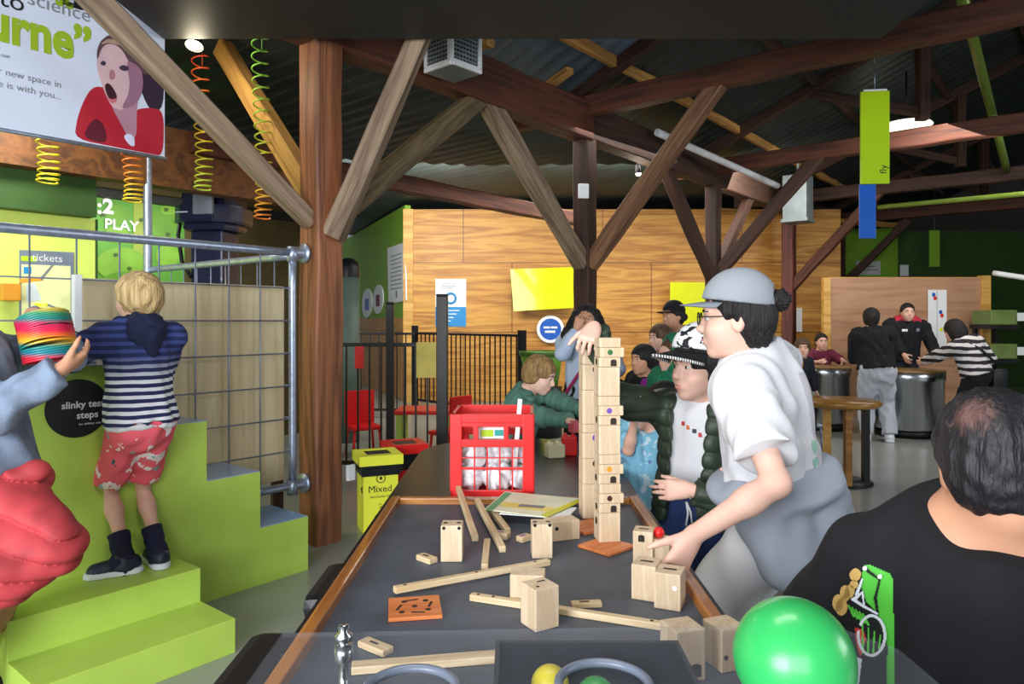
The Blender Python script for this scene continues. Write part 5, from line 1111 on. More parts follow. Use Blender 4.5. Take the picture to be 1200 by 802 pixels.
def patch_mat(name, base, spots, scale=14, th=.6, rough=.8):
    """cloth print: base colour with scattered patches, one noise per patch colour"""
    m, nt, b = new_mat(name); N, L = nt.nodes, nt.links; tc = N.new('ShaderNodeTexCoord'); cur = None
    for i, (c, t, s_) in enumerate(spots):
        no = N.new('ShaderNodeTexNoise'); no.noise_dimensions = '4D'; no.inputs['W'].default_value = i*7.3; no.inputs['Scale'].default_value = s_; no.inputs['Detail'].default_value = 3; L.new(tc.outputs['Object'], no.inputs['Vector'])
        k = math_node(nt, 'GREATER_THAN', no.outputs['Fac'], t); mx = N.new('ShaderNodeMix'); mx.data_type = 'RGBA'; L.new(k, mx.inputs[0])
        if cur is None: mx.inputs[6].default_value = (*lin(base), 1)
        else: L.new(cur, mx.inputs[6])
        mx.inputs[7].default_value = (*lin(c), 1); cur = mx.outputs[2]
    L.new(cur, b.inputs['Base Color']); b.inputs['Roughness'].default_value = rough; return m
C_WHITE = cloth('white_cotton', (224, 225, 230), .02); C_BLACK = cloth('black_cotton', (16, 16, 20), .1); C_NAVY = cloth('navy_cotton', (26, 30, 44), .08)
C_DENIM = cloth('blue_denim', (38, 58, 108), .15); S_WHITE = mat('sole_white', (214, 218, 224), .5); S_DARK = mat('shoe_dark', (34, 40, 62), .5, var=.2, scale=30)

def crown_mat(p):
    """dark hair thinning to scalp round the crown"""
    m, nt, b = new_mat('thinning_hair'); N, L = nt.nodes, nt.links; tc = N.new('ShaderNodeTexCoord'); vm = N.new('ShaderNodeVectorMath'); vm.operation = 'DISTANCE'; vm.inputs[1].default_value = p; L.new(tc.outputs['Object'], vm.inputs[0])
    mp = N.new('ShaderNodeMapping'); mp.inputs['Scale'].default_value = (1, 1, .25); L.new(tc.outputs['Object'], mp.inputs['Vector']); no = N.new('ShaderNodeTexNoise'); no.inputs['Scale'].default_value = 130; no.inputs['Detail'].default_value = 5; L.new(mp.outputs['Vector'], no.inputs['Vector'])
    k = math_node(nt, 'MULTIPLY_ADD', no.outputs['Fac'], .075, vm.outputs['Value']); rp = N.new('ShaderNodeValToRGB'); e = rp.color_ramp.elements; e[0].position = .05; e[0].color = (*lin((100, 70, 66)), 1); e[1].position = .078; e[1].color = (*lin((22, 20, 26)), 1); L.new(k, rp.inputs['Fac']); L.new(rp.outputs['Color'], b.inputs['Base Color']); b.inputs['Roughness'].default_value = .55
    bp_ = N.new('ShaderNodeBump'); bp_.inputs['Strength'].default_value = .8; bp_.inputs['Distance'].default_value = .006; L.new(no.outputs['Fac'], bp_.inputs['Height']); L.new(bp_.outputs['Normal'], b.inputs['Normal']); return m
def cap(f, m_crown, m_brim, brim=.085, lift=0.0, name='cap', trim=None, backhole=False, bend=.012):
    q = f.hs; R = f.HR(); lo, hi = f.bounds([f.hp(0, 0, .16), f.hp(0, .2, .06), f.hp(0, -.1, .05)], .1); g = Sdf(lo, hi, min(f.h, .005))
    g.ell(f.hp(0, -.01, .055+lift), (.092*q, .112*q, .104*q), R, k=.01, cut=[(f.hp(0, 0, .052+lift), -f.hu+f.hf*.12)])
    if backhole: g.ell(f.hp(0, -.13, .07), (.04*q, .05*q, .035*q), R, k=.004, op='s')
    c = f.part(name, g, m_crown)
    b = MB(); n = 20; top_, bot = [], []
    def bpnt(u, v, dz): th = u*1.32; r0x, r0y = .086, .092; r1x, r1y = .092, .105+brim; x = (r0x+(r1x-r0x)*v)*math.sin(th); y = .012+(r0y+(r1y-r0y)*v)*math.cos(th)*(1 if v == 0 else 1); return f.hp(x, y, .052+lift-bend*(u*u)*(.25+.75*v)-.012*v*brim/.08+dz)
    for k in range(n+1):
        u = -1+2*k/n; top_.append([b.bm.verts.new(bpnt(u, v, .002)) for v in (0, .35, .7, 1)]); bot.append([b.bm.verts.new(bpnt(u, v, -.002)) for v in (0, .35, .7, 1)])
    for k in range(n):
        for j in range(3): b.bm.faces.new((top_[k][j], top_[k][j+1], top_[k+1][j+1], top_[k+1][j])); b.bm.faces.new((bot[k][j], bot[k+1][j], bot[k+1][j+1], bot[k][j+1]))
        b.bm.faces.new((top_[k][3], bot[k][3], bot[k+1][3], top_[k+1][3])); b.bm.faces.new((top_[k][0], top_[k+1][0], bot[k+1][0], bot[k][0]))
    f.mesh_part('brim', b, m_brim, parent=c)
    if trim:
        b = MB(); b.tube([bpnt(u, 1, -.001) for u in np.linspace(-1, 1, 31)], .0055*q, 8); f.mesh_part('braid_trim', b, trim, parent=c)
    return c

# --- boy on the steps, seen from behind
f = Fig('boy in navy striped hoodie and pink floral shorts standing on lime steps', AB(-.39, -.14, .293), AB(-.39, -.15, .955), AB(-.385, -.11, 1.385), AB(-.375, -.075, 1.497), UB, UB-UA*.25, k=.78, hs=.95, h=.0065, skin=SK2, lr=.78, fat=.92,
        LH=AB(-.60, .13, 1.262), RH=AB(-.28, .17, 1.05), LF=AB(-.45, -.13, .293), RF=AB(-.315, -.15, .293), toeL=-UA+UB*.35, toeR=UB+UA*.1, hand=dict(L=dict(palm=(0, 0, -1), d=-UA*.6+UB*.6-ZT*.3, thumb=UA), R=dict(palm=(0, 0, -1), d=UB, thumb=-UA)), Lp=V((-.6, -.5, -.6))).body()
f.hair(H_BLOND, 'bowl', amp=.0035)
hd = f.top('hoodie', stripe_mat('navy_stripes', (30, 40, 88), (232, 234, 240), .033, .52, fade=(.84, .95), c3=(58, 72, 136), wav=.003), t=.022, sleeve='long', hem=-.02, fold=.005, fr=34, neck=-.01, flare=.015)
lo, hi = f.bounds([f.N], .2); g = Sdf(lo, hi, .006); bk = -f.tf
g.ell(f.N+bk*.075-f.up*.035, (.085, .05, .085), f.TR(), k=.02); g.cone(f.N+bk*.085-f.up*.05, f.N+bk*.1-f.up*.13, .062, .03, k=.03); g.cone(f.N+f.side*.075+f.up*.0, f.N+bk*.06+f.up*.02+f.side*.03, .035, .03, k=.02); g.cone(f.N-f.side*.075+f.up*.0, f.N+bk*.06+f.up*.02-f.side*.03, .035, .03, k=.02); g.ell(f.N+bk*.05+f.up*.035, (.055, .04, .03), f.TR(), k=.01, op='s'); g.folds(.003, 60, 2)
f.part('hood', g, cloth('navy_hood', (26, 34, 66)), hd)
lo, hi = f.bounds([f.P], .3); g = Sdf(lo, hi, .007); g.ell(f.P+f.up*.0, (.150, .118, .09), f.TR(), k=.02, cut=[(f.P-f.up*.035, -f.up), (f.P-f.up*.012, f.up)]); g.folds(.003, 40, 7); tag(f.part('shirt_hem', g, C_WHITE), 'white shirt hem showing below the hoodie')
f.bottoms('shorts', patch_mat('pink_floral', (240, 96, 112), [((246, 226, 230), .60, 13), ((130, 178, 186), .655, 16), ((60, 90, 100), .70, 22)]), leg=.44, t=.012, waist=.0, flare=.012)
f.shoes(S_DARK, S_WHITE)
for A, B in ((f.RA, f.RK), (f.LA, f.LK)):
    lo, hi = f.bounds([A], .16); g = Sdf(lo, hi, .005); e = A.lerp(B, .36); g.cone(A-V((0, 0, .05)), A.lerp(B, .6), .039, .047, k=.01, cut=[(e, B-A)]); tw = f.toeR if A is f.RA else f.toeL; g.cone(A-V((0, 0, .0)), A-V((0, 0, .03))+tw*.045, .041, .036, k=.015); g.folds(.0015, 90, 4); f.part('sock', g, cloth('navy_sock', (28, 30, 60), .25))

# --- person at the left edge holding a rainbow coil
f = Fig('person in grey blue jacket at left edge holding a rainbow coil, red puffer tied on', (-1.98, 2.48, 0), (-1.84, 2.48, .86), (-1.94, 2.50, 1.36), (-1.99, 2.50, 1.51), (.92, .35, 0), (.95, .3, -.15), k=.95, hs=1.0, h=.0085, skin=SK3, RF=(-1.99, 2.40, 0), LF=(-2.05, 2.58, 0),
        RH=(-1.53, 2.40, 1.235), LH=(-1.80, 2.66, 1.425), Rp=V((-.2, -.2, -1)), Lp=V((0, .6, -.6)), hand=dict(R=dict(palm=(-.3, .5, .7), d=(.2, .55, .25), thumb=(.5, 0, .6), curl=.5), L=dict(palm=(0, -.2, -1), d=(.9, -.25, .05), thumb=(0, -1, 0), curl=.4))).body()
f.hair(H_BROWN, 'long'); f.top('jacket', cloth('denim_grey', (132, 148, 172), .14, scale=14), t=.03, sleeve='long', hem=-.02, fold=.006, fr=26, flare=.03, arm_t=.026); f.bottoms('shorts', C_NAVY, leg=.2, t=.02)
lo, hi = f.bounds([f.P, f.P+V((.2, 0, -.35))], .36); g = Sdf(lo, hi, .0055); c = f.P+V((.0, 0, -.035))
g.ell(c+V((.0, 0, -.02)), (.23, .19, .10), f.TR(), k=.04); g.cone(c+V((.06, -.10, -.03)), c+V((.15, -.14, -.24)), .11, .13, k=.06); g.cone(c+V((.15, -.08, -.04)), c+V((.29, -.10, -.18)), .085, .10, k=.06); g.cone(c+V((.02, -.16, -.05)), c+V((-.02, -.15, -.28)), .1, .11, k=.06); g.cone(c+V((.19, -.06, .02)), c+V((.22, -.06, .06)), .045, .03, k=.03)
g.quilt(.024, .07, (.5, -.2, .85)); g.folds(.003, 20, 3); f.part('puffer_jacket', g, mat('coral_nylon', (196, 66, 72), .7, var=.2, bump=.15, bscale=40))
f.shoes(C_BLACK, S_WHITE)
# rainbow coil in the hands, and the end of another on the block
def rainbow_bands(name):
    m, nt, bs = new_mat(name); N, L = nt.nodes, nt.links; tc = N.new('ShaderNodeTexCoord'); sp_ = N.new('ShaderNodeSeparateXYZ'); L.new(tc.outputs['Generated'], sp_.inputs[0]); rp = N.new('ShaderNodeValToRGB'); e = rp.color_ramp.elements
    st_ = [(0, (226, 46, 70)), (.14, (226, 46, 70)), (.22, (40, 130, 150)), (.34, (40, 140, 130)), (.42, (238, 190, 50)), (.52, (240, 120, 50)), (.6, (226, 40, 76)), (.72, (200, 40, 90)), (.8, (40, 130, 130)), (.9, (60, 150, 110)), (1, (240, 200, 50))]
    while len(e) < len(st_): e.new(.5)
    for el, (p, c) in zip(e, st_): el.position = p; el.color = (*lin(c), 1)
    L.new(sp_.outputs['Z'], rp.inputs['Fac']); L.new(rp.outputs['Color'], bs.inputs['Base Color']); bs.inputs['Roughness'].default_value = .35; return m
M_RB = rainbow_bands('rainbow_plastic')
def slinky(name, path, r, turns, label):
    b = MB(); n = turns*20; pts = []
    def at(t): t *= len(path)-1; i = min(int(t), len(path)-2); return V(path[i]).lerp(V(path[i+1]), t-i)
    for i in range(n+1):
        t = i/n; a = 2*math.pi*turns*t; p = at(t); d = (at(min(1, t+.02))-at(max(0, t-.02))).normalized(); x = V((1, .25, 0)); x = (x-d*x.dot(d)).normalized(); y = d.cross(x); pts.append(p+x*r*math.cos(a)+y*r*math.sin(a))
    b.tube(pts, .0045, 5); return tag(b.obj(name, M_RB), label, 'coil toy')
slinky('rainbow_coil', [(-1.665, 2.56, 1.255), (-1.675, 2.56, 1.31), (-1.69, 2.57, 1.36), (-1.71, 2.58, 1.41)], .085, 20, 'rainbow plastic coil held between two hands at the left edge')
q_ = AB(-.62, .2, 1.204); slinky('rainbow_coil', [q_+UA*.06, q_+UA*.03+ZT*.07, q_+UA*.06+ZT*.15], .05, 14, 'second rainbow coil standing on the lime block beside the boy')

# --- teenager with the grey cap
f = Fig('teenager in grey cap, glasses and white T-shirt reaching down to the blocks', (.9, 2.32, 0), (.865, 2.30, .80), (.765, 2.24, 1.29), (.698, 2.205, 1.400), (-.80, .55, 0), (-.90, .36, -.10), k=.93, hs=1.02, h=.005, skin=SK1, sw=.185,
        LH=(.475, 1.86, .835), RH=(.79, 2.36, .98), armlen=1.17, Lp=V((.75, -.35, -.15)), Rp=V((.3, .6, -.3)), hand=dict(L=dict(d=(-.50, -.12, -.8), palm=(-.55, .35, -.5), thumb=(-.5, .5, .3), curls=[.35, .45, .5, .55], spread=.22), R=dict(d=(-.5, -.3, -.7), palm=(-.5, -.3, -.4), thumb=(-.3, -.6, .2), curl=.4)),
        LF=(.80, 2.20, 0), RF=(.92, 2.42, 0)).body()
f.eyes(); hr = f.hair(H_BLACK, 'short', amp=.0025)
lo, hi = f.bounds([f.hp(0, -.1, .05)], .12); g = Sdf(lo, hi, .005); g.ell(f.hp(0, -.125, .062), (.036, .032, .034), f.HR(), k=.01); g.ell(f.hp(.0, -.055, -.035), (.072, .052, .062), f.HR(), k=.02); g.folds(.003, 240, 3); f.part('hair_tuft', g, H_BLACK, hr)
M_GCAP = cloth('grey_cap', (146, 152, 160), .04); cap(f, M_GCAP, cloth('grey_brim', (124, 130, 140), .04), .052, lift=.004, backhole=True, bend=.01)
b = MB()
for sx in (-1, 1):
    b.tube([f.hp(sx*.033+.024*math.cos(a), .108, .006+.019*math.sin(a)) for a in np.linspace(0, 6.283, 19)[:-1]], .002, 6, closed=True); b.tube([f.hp(sx*.056, .106, .012), f.hp(sx*.078, .07, .012), f.hp(sx*.082, -.005, .014)], .002, 6)
b.tube([f.hp(-.01, .11, .01), f.hp(.01, .11, .01)], .002, 6); f.mesh_part('glasses', b, M_BLACK)
tee = f.top('t_shirt', C_WHITE, t=.03, sleeve='short', sl=.72, hem=.2, fold=.006, fr=26, arm_t=.034, flare=.02, neck=.012, seed=5)
f.bottoms('trousers', cloth('white_linen', (232, 231, 234), .03), leg=.98, t=.035, waist=.17, fold=.006, fr=16, flare=.02)
lo, hi = f.bounds([f.P], .36); g = Sdf(lo, hi, .006); c = f.P; g.ell(c+f.up*.085, (.235, .205, .075), f.TR(), k=.03); g.cone(c+f.up*.08-f.side*.17+f.tf*.02, c-f.side*.2-f.up*.1-f.tf*.06, .075, .075, k=.05); g.cone(c+f.up*.03+f.side*.05-f.tf*.11, c-f.tf*.16-f.up*.12+f.side*.08, .085, .07, k=.05); g.cone(c+f.up*.04-f.side*.1-f.tf*.05, c-f.side*.13-f.tf*.09-f.up*.15, .07, .065, k=.05); g.cone(c+f.up*.02-f.tf*.13, c-f.tf*.16-f.up*.16-f.side*.03, .075, .06, k=.05); g.folds(.005, 16, 9); f.part('tied_sweatshirt', g, cloth('marle_grey', (166, 174, 188), .06))
f.shoes(C_WHITE, S_WHITE)
T_O = W(945, 500, 2.2); prm = mat('faded_print', (196, 192, 200), .8); prg = mat('teal_print_faint', (150, 196, 176), .8)
bx = V((.55, -.1, 0)).normalized(); dv = V((-.45, .9, 0))
for (y0, pts, m_) in ((0, [(-.004+.03*math.sin(t*2.2)-.012+.05*t-.03, .17-.34*t) for t in np.linspace(0, 1, 12)]+[(.026+.03*math.sin(t*2.2)-.012+.05*t-.03, .17-.34*t) for t in np.linspace(1, 0, 12)], prm), (0, [(-.012, -.06), (.004, -.085), (.022, -.06), (.02, -.04), (-.008, -.04)], prg), (0, [(-.008, -.10), (.006, -.13), (.024, -.105), (.018, -.09)], prg)):
    decal(tee, pts, T_O, V((1, 0, 0)), ZT, dv, name='print', m=m_)

# --- boy with the patterned cap
f = Fig('boy in patterned cap and dark green puffer jacket reaching to the tower top', (.74, 2.78, 0), (.725, 2.74, .69), (.735, 2.70, 1.10), (.702, 2.665, 1.222), (-.60, -.80, 0), (-.88, -.47, .02), k=.8, hs=1.03, h=.005, skin=SK1, sw=.21, armlen=1.52,
        RH=(.283, 2.452, 1.378), LH=(.615, 2.45, .815), Rp=V((-.1, .35, -1)), Lp=V((.7, -.2, -.4)), hand=dict(R=dict(d=(-.15, -.35, -.25), palm=(-.3, -.3, -1), thumb=(-.8, .1, -.1), curl=.9), L=dict(d=(-1, .08, -.03), palm=(.05, .9, -.1), thumb=(0, 0, 1), curl=.3, spread=.03, thumb_out=.3))).body()
f.eyes(); f.hair(H_BLACK, 'bowl', amp=.0025)
f.hair(H_BLACK, 'fringe', amp=.002) if 0 else None
M_BRAID = stripe_mat('braid', (20, 20, 22), (236, 236, 236), .009, .42, wav=0, ax='X')
cap(f, patch_mat('scribble_print', (236, 238, 240), [((26, 28, 34), .56, 46), ((190, 60, 80), .67, 40), ((60, 130, 90), .66, 30)]), C_BLACK, .085, lift=.012, trim=M_BRAID, bend=.032)
tee = f.top('t_shirt', C_WHITE, t=.012, sleeve='short', sl=.6, hem=.0, fold=.003, fr=30, neck=.01)
f.bottoms('jeans', C_DENIM, leg=.98, t=.016, waist=.16, fold=.004, fr=30); f.shoes(C_BLACK, S_WHITE)
pj = f.top('puffer_jacket', mat('forest_nylon', (48, 62, 48), .5, var=.1, bump=.1, bscale=40), t=.040, sleeve='long', hem=-.12, fold=.004, fr=26, neck=-.005, quilt=(.010, .062), opening=(-.065, .105), arm_t=.024, flare=.02, neck_tilt=.1)
d_ = V((.6, .8, 0)); o_ = W(800, 508, 2.5); ux = V((.80, -.60, 0)); cols = [(196, 60, 60), (214, 110, 50), (60, 60, 80), (200, 60, 70), (220, 170, 60), (190, 70, 60)]
for i, c in enumerate(cols):
    x0 = -.062+i*.023; s_ = .008; z0 = .012-.012*i
    decal(tee, [(x0-s_, z0-s_), (x0+s_, z0-s_), (x0+s_*(.3 if i % 2 else 1), z0+s_), (x0-s_, z0+s_)], o_, ux, ZT, d_, name='print', m=mat('tee_print_%d' % i, c, .7), off=.0015)
b = MB(); c_ = f.P+f.tf*.13+f.up*.045; b.tube([c_, c_+V((.004, -.01, -.04)), c_+V((-.004, -.012, -.085))], .004, 6); b.tube([c_, c_+V((.014, -.01, -.035)), c_+V((.018, -.012, -.075))], .004, 6); f.mesh_part('drawstring', b, C_WHITE)

# --- seated man in front, from behind
f = Fig('seated man with thinning dark hair and black T-shirt, seen from behind', (.83, 1.36, 0), (.83, 1.34, .56), (.825, 1.235, 1.05), (.822, 1.205, 1.15), (.40, .9, 0), (.42, .86, -.25), hu=(-.02, .25, 1), k=1.06, hs=1.05, h=.006, skin=SK3, fat=1.2, sw=.165, drop=.105,
        RF=(.98, 1.86, 0), LF=(.74, 1.88, 0), RH=(.98, 1.72, .66), LH=(.74, 1.72, .66), hand=dict(R=dict(palm=(0, 0, -1), d=(0, 1, -.2), thumb=(-1, 0, 0)), L=dict(palm=(0, 0, -1), d=(0, 1, -.2), thumb=(1, 0, 0)))).body()
q = f.hs; lo, hi = f.bounds([f.H], .2); g = Sdf(lo, hi, .0045); R = f.HR(); g.ell(f.hp(0, -.018, .036), (.083*q, .105*q, .092*q), R, k=.01, cut=[(f.hp(0, .055, .06), f.hf*.8-f.hu*.6)]); g.ell(f.hp(0, -.05, -.005), (.081*q, .066*q, .08*q), R, k=.02, cut=[(f.hp(0, -.005, 0), f.hf), (f.hp(0, -.06, -.072), -f.hu)])
g.folds(.0016, 170, 3, nz=.4); f.part('hair', g, crown_mat(f.hp(-.03, -.095, .078)-f.base))
sh = f.top('t_shirt', cloth('black_tee', (15, 16, 22), .1), t=.022, sleeve='short', sl=.8, hem=-.1, fold=.006, fr=18, neck=.03, flare=.01, neck_tilt=-.45, arm_t=.016)
f.bottoms('trousers', C_NAVY, leg=.98, t=.014, waist=.14); f.shoes(C_BLACK, S_WHITE)
# printed graphic on the shirt's back: a green card with gold discs and white shapes
PG = mat('print_green', (84, 190, 62), .6, var=.03); PGD = mat('print_gold', (196, 160, 92), .6, var=.05); PW = mat('print_white', (216, 222, 228), .6); PB = mat('print_black', (14, 16, 18), .7); PR = mat('print_redspot', (206, 62, 52), .6)
YP = 1.08; o_ = W(1010, 740, YP); s_ = YP/F
def pd(pts, m_, off): return decal(sh, [((x-1010)*s_, -(y-740)*s_) for x, y in pts], o_, V((1, 0, 0)), ZT, V(((1010-CX)/F, 1, -(740-HZ)/F)), off=off, name='print', m=m_)
pd([(1014, 650), (1020, 650), (1048, 664), (1052, 672), (1053, 820), (985, 820), (975, 800), (972, 735), (1000, 690)], PG, .002)
pd([(966, 725), (985, 690), (1000, 665), (1010, 650), (1009, 680), (1016, 700), (1030, 714), (1040, 735), (1044, 760), (1043, 825), (985, 825), (966, 750)], PB, .0045)
for k in range(5): pd([(990+5*k, 704+3*k), (992+5*k, 703+3*k), (1001+5*k, 720+3*k), (998+5*k, 721+3*k)], PG, .0065)
for k in range(4): pd([(1010+8*k, 730+5*k), (1012+8*k, 730+5*k), (1013+7*k, 770), (1010+7*k, 772)], PG, .0065)
for (cx, cy) in ((1014, 655), (1034, 667)): pd([(cx+3*math.cos(a), cy+3*math.sin(a)) for a in np.linspace(0, 6.283, 13)[:-1]], PW, .008)
pd([(985, 700), (1004, 735), (1024, 790), (1004, 800), (985, 770)], PB, .003) if 0 else None
for (cx, cy, rx, ry) in ((1001, 663, 8, 9), (999, 676, 6, 6), (986, 686, 7, 10), (993, 685, 7, 9), (976, 700, 8, 12), (981, 706, 9, 12), (988, 692, 5, 6)): pd([(cx+rx*math.cos(a), cy+ry*math.sin(a)) for a in np.linspace(0, 6.283, 15)[:-1]], PGD, .007)
pd([(994, 696), (1012, 685), (1014, 705), (1033, 716), (1031, 718), (1012, 708)], PW, .0075); pd([(1003, 697), (1010, 690), (1011, 703)], PB, .0085); pd([(1000, 690), (1010, 668), (1012, 670), (1004, 694)], PW, .0075)
pd([(1000, 735), (1012, 738), (1016, 752), (1008, 775), (1003, 760)], PR, .006); pd([(998, 775), (1010, 778), (1006, 815), (992, 815)], PW, .0075)
def ringpts(cx, cy, rx, ry, w): return [(cx+rx*math.cos(a), cy+ry*math.sin(a)) for a in np.linspace(-2.6, 3.4, 22)]+[(cx+(rx-w)*math.cos(a), cy+(ry-w)*math.sin(a)) for a in np.linspace(3.4, -2.6, 22)]
pd(ringpts(1023, 746, 20, 29, 4), PW, .009); pd([(1012, 652), (1017, 652), (1018, 656), (1032, 668), (1034, 664), (1037, 668), (1033, 672), (1016, 660)], PB, .0065); pd([(1033, 670), (1035, 672), (1030, 695), (1033, 716), (1030, 718), (1026, 695)], PB, .0065)
for k in range(4): pd([(1004+5*k, 700+9*k), (1016+6*k, 722+7*k), (1014+6*k, 724+7*k)], PB, .0045)
sw_ = empty('wooden_stool', (.83, 1.34, 0), 'plain stool under the seated man', 'stool'); b = MB(); b.box((-.18, -.18, .38), (.18, .18, .42), .015); b.obj('seat', M_PINE, sw_)
for sx in (-1, 1):
    for sy in (-1, 1): b = MB(); b.tube([(sx*.14, sy*.14, .39), (sx*.16, sy*.16, 0)], .018, 8); b.obj('leg', M_PINE, sw_)

# --- child in the green jumper leaning over the far end of the table
f = Fig('fair haired child in sage green jumper leaning over the far end of the table', (-.02, 4.66, 0), (.02, 4.62, .64), (.10, 4.44, .955), (.172, 4.38, 1.062), (.80, -.55, 0), (.86, -.36, -.36), hu=(.35, -.1, 1), k=.74, hs=.95, h=.007, skin=SK1, armlen=1.3,
        RH=(.35, 3.93, .835), LH=(.46, 4.06, .86), Rp=V((-.1, -.2, -1)), Lp=V((0, .2, -1)), hand=dict(R=dict(palm=(0, .2, -1), d=(.7, -.4, -.35), thumb=(-.3, .6, 0)), L=dict(palm=(0, -.2, -1), d=(.7, -.5, -.3), thumb=(-.3, -.6, 0)))).body()
f.eyes(); f.hair(H_SANDY, 'bowl', amp=.003); f.top('jumper', cloth('sage_fleece', (84, 126, 112), .06), t=.026, sleeve='long', hem=-.1, fold=.005, fr=30, neck=.02, arm_t=.024)
lo, hi = f.bounds([f.N], .14); g = Sdf(lo, hi, .006); g.cone(f.N-f.side*.04+f.up*.01, f.N+f.side*.04+f.up*.01, .058, .058, k=.02, cut=[(f.N+f.up*.045, f.up-f.tf*.2)]); f.part('collar', g, cloth('sage_collar', (70, 108, 96)))
f.bottoms('trousers', C_NAVY, leg=.98); f.shoes(C_BLACK, S_WHITE)

# --- woman with long dark curls
f = Fig('woman with long dark curly hair and pale blue top touching her face', (.58, 5.78, 0), (.585, 5.75, .80), (.588, 5.70, 1.285), (.592, 5.66, 1.405), (-.08, -1, 0), (-.2, -1, -.12), k=.9, hs=1.0, h=.009, skin=SK3, RH=(.505, 5.53, 1.335), Rp=V((-.45, -.6, -.8)), LH=(.76, 5.6, .93), hand=dict(R=dict(d=(.3, 0, .9), palm=(.3, .9, 0), thumb=(.4, -.5, 0), curl=.7))).body()
f.eyes(); f.hair(H_BLACK, 'long', amp=.008); f.top('long_sleeve_top', cloth('pale_blue_knit', (182, 198, 226), .05), t=.018, sleeve='long', hem=-.02, fold=.004, fr=26, arm_t=.018); f.bottoms('trousers', C_BLACK, leg=.98); f.shoes(C_BLACK, S_WHITE)
b = MB(); b.tube([f.N+f.tf*.02-f.side*.09+f.up*.01, f.tp(.62, -.02, .16), f.tp(.3, .09, .17), f.tp(.05, .17, .13), f.tp(-.02, .20, .05)], .013, 8); b.tube([f.N-f.tf*.05-f.side*.09+f.up*.01, f.tp(.5, 0, -.16), f.tp(.05, .17, -.05), f.tp(-.02, .20, .05)], .013, 8); st_ = f.mesh_part('bag_strap', b, mat('magenta_strap', (160, 34, 90), .6)); b = MB(); b.box((-.06, -.03, -.16), (.06, .03, 0), .02, M=Matrix.Translation(f.tp(0, .21, .06))); f.mesh_part('bag', b, mat('magenta_bag', (140, 30, 74), .6), parent=st_)

# --- the group by the slim post
f = Fig('woman in black cap and black T-shirt bending left behind the children', (1.62, 6.75, 0), (1.62, 6.75, .84), (1.55, 6.62, 1.31), (1.49, 6.55, 1.435), (-.8, -.5, 0), (-.85, -.4, -.35), k=.95, hs=1.0, h=.01, skin=SK3, RH=(1.18, 6.2, 1.06), LH=(1.25, 6.6, .95)).body()
f.eyes(); f.hair(H_BLACK, 'bun'); cap(f, C_BLACK, C_BLACK, .06); f.top('t_shirt', C_BLACK, sl=.7, t=.02); f.bottoms('trousers', C_NAVY); f.shoes(C_BLACK, S_WHITE)
f = Fig('brown haired child in plum top below the woman in the black cap', (1.32, 6.25, 0), (1.32, 6.25, .68), (1.305, 6.2, 1.12), (1.285, 6.16, 1.245), (-.8, -.6, 0), (-.85, -.45, -.2), k=.8, hs=.98, h=.01, skin=SK2).body(); f.eyes(); f.hair(H_BROWN, 'bowl'); f.top('top', cloth('plum_cotton', (96, 50, 96)), t=.018, sleeve='long'); f.bottoms('trousers', C_NAVY); f.shoes(C_BLACK, S_WHITE)
f = Fig('dark haired child in black and purple top crouching behind the tower', (1.1, 5.7, 0), (1.1, 5.72, .55), (1.06, 5.63, .97), (1.03, 5.58, 1.09), (-.85, -.5, 0), (-.75, -.5, -.45), k=.74, hs=.97, h=.01, skin=SK3, RH=(.80, 5.4, .93), armlen=1.15).body(); f.eyes(); f.hair(H_BLACK, 'bowl'); f.top('jacket', C_BLACK, t=.02, sleeve='long'); f.bottoms('trousers', C_NAVY); f.shoes(C_BLACK, S_WHITE)
f.top('vest', cloth('purple_fleece', (128, 40, 130)), t=.03, sleeve='none', hem=.05, opening=(-.06, .3))
f = Fig('child with a bright green hood behind the boy in the patterned cap', (1.14, 5.0, 0), (1.14, 5.02, .6), (1.135, 4.96, 1.03), (1.12, 4.93, 1.16), (-.7, -.6, 0), (-.85, -.2, -.5), k=.76, hs=1.0, h=.009, skin=SK2).body(); f.hair(H_BROWN, 'short'); M_GRJ = cloth('emerald_nylon', (28, 112, 78), .12, bump=.1); hj = f.top('jacket', M_GRJ, t=.03, sleeve='long', fold=.007)
lo, hi = f.bounds([f.H], .22); g = Sdf(lo, hi, .007); g.ell(f.hp(0, -.02, .02), (.115, .125, .14), f.HR(), k=.02, cut=[(f.hp(0, .05, 0), f.hf)]); g.ell(f.hp(0, .06, .0), (.085, .1, .11), f.HR(), k=.015, op='s'); g.cone(f.hp(0, -.04, -.08), f.N, .1, .1, k=.03); g.folds(.006, 40, 2); f.part('hood', g, M_GRJ, hj); f.bottoms('trousers', C_NAVY); f.shoes(C_BLACK, S_WHITE)
f = Fig('small child in light blue floral jacket between the tower and the green puffer', (.66, 3.52, 0), (.66, 3.50, .52), (.68, 3.45, .88), (.735, 3.44, .985), (-.6, -.8, 0), (-.6, -.7, -.3), k=.64, hs=.92, h=.008, skin=SK2, RH=(.57, 3.30, .93), Rp=V((-.2, -.3, -1))).body(); f.eyes(); f.hair(H_BLACK, 'bowl'); f.top('jacket', patch_mat('sky_floral', (130, 192, 220), [((200, 222, 234), .58, 20), ((120, 120, 190), .66, 24)]), t=.032, sleeve='short', sl=.9, arm_t=.03, hem=-.2, fold=.006); f.bottoms('trousers', C_NAVY); f.shoes(C_BLACK, S_WHITE)

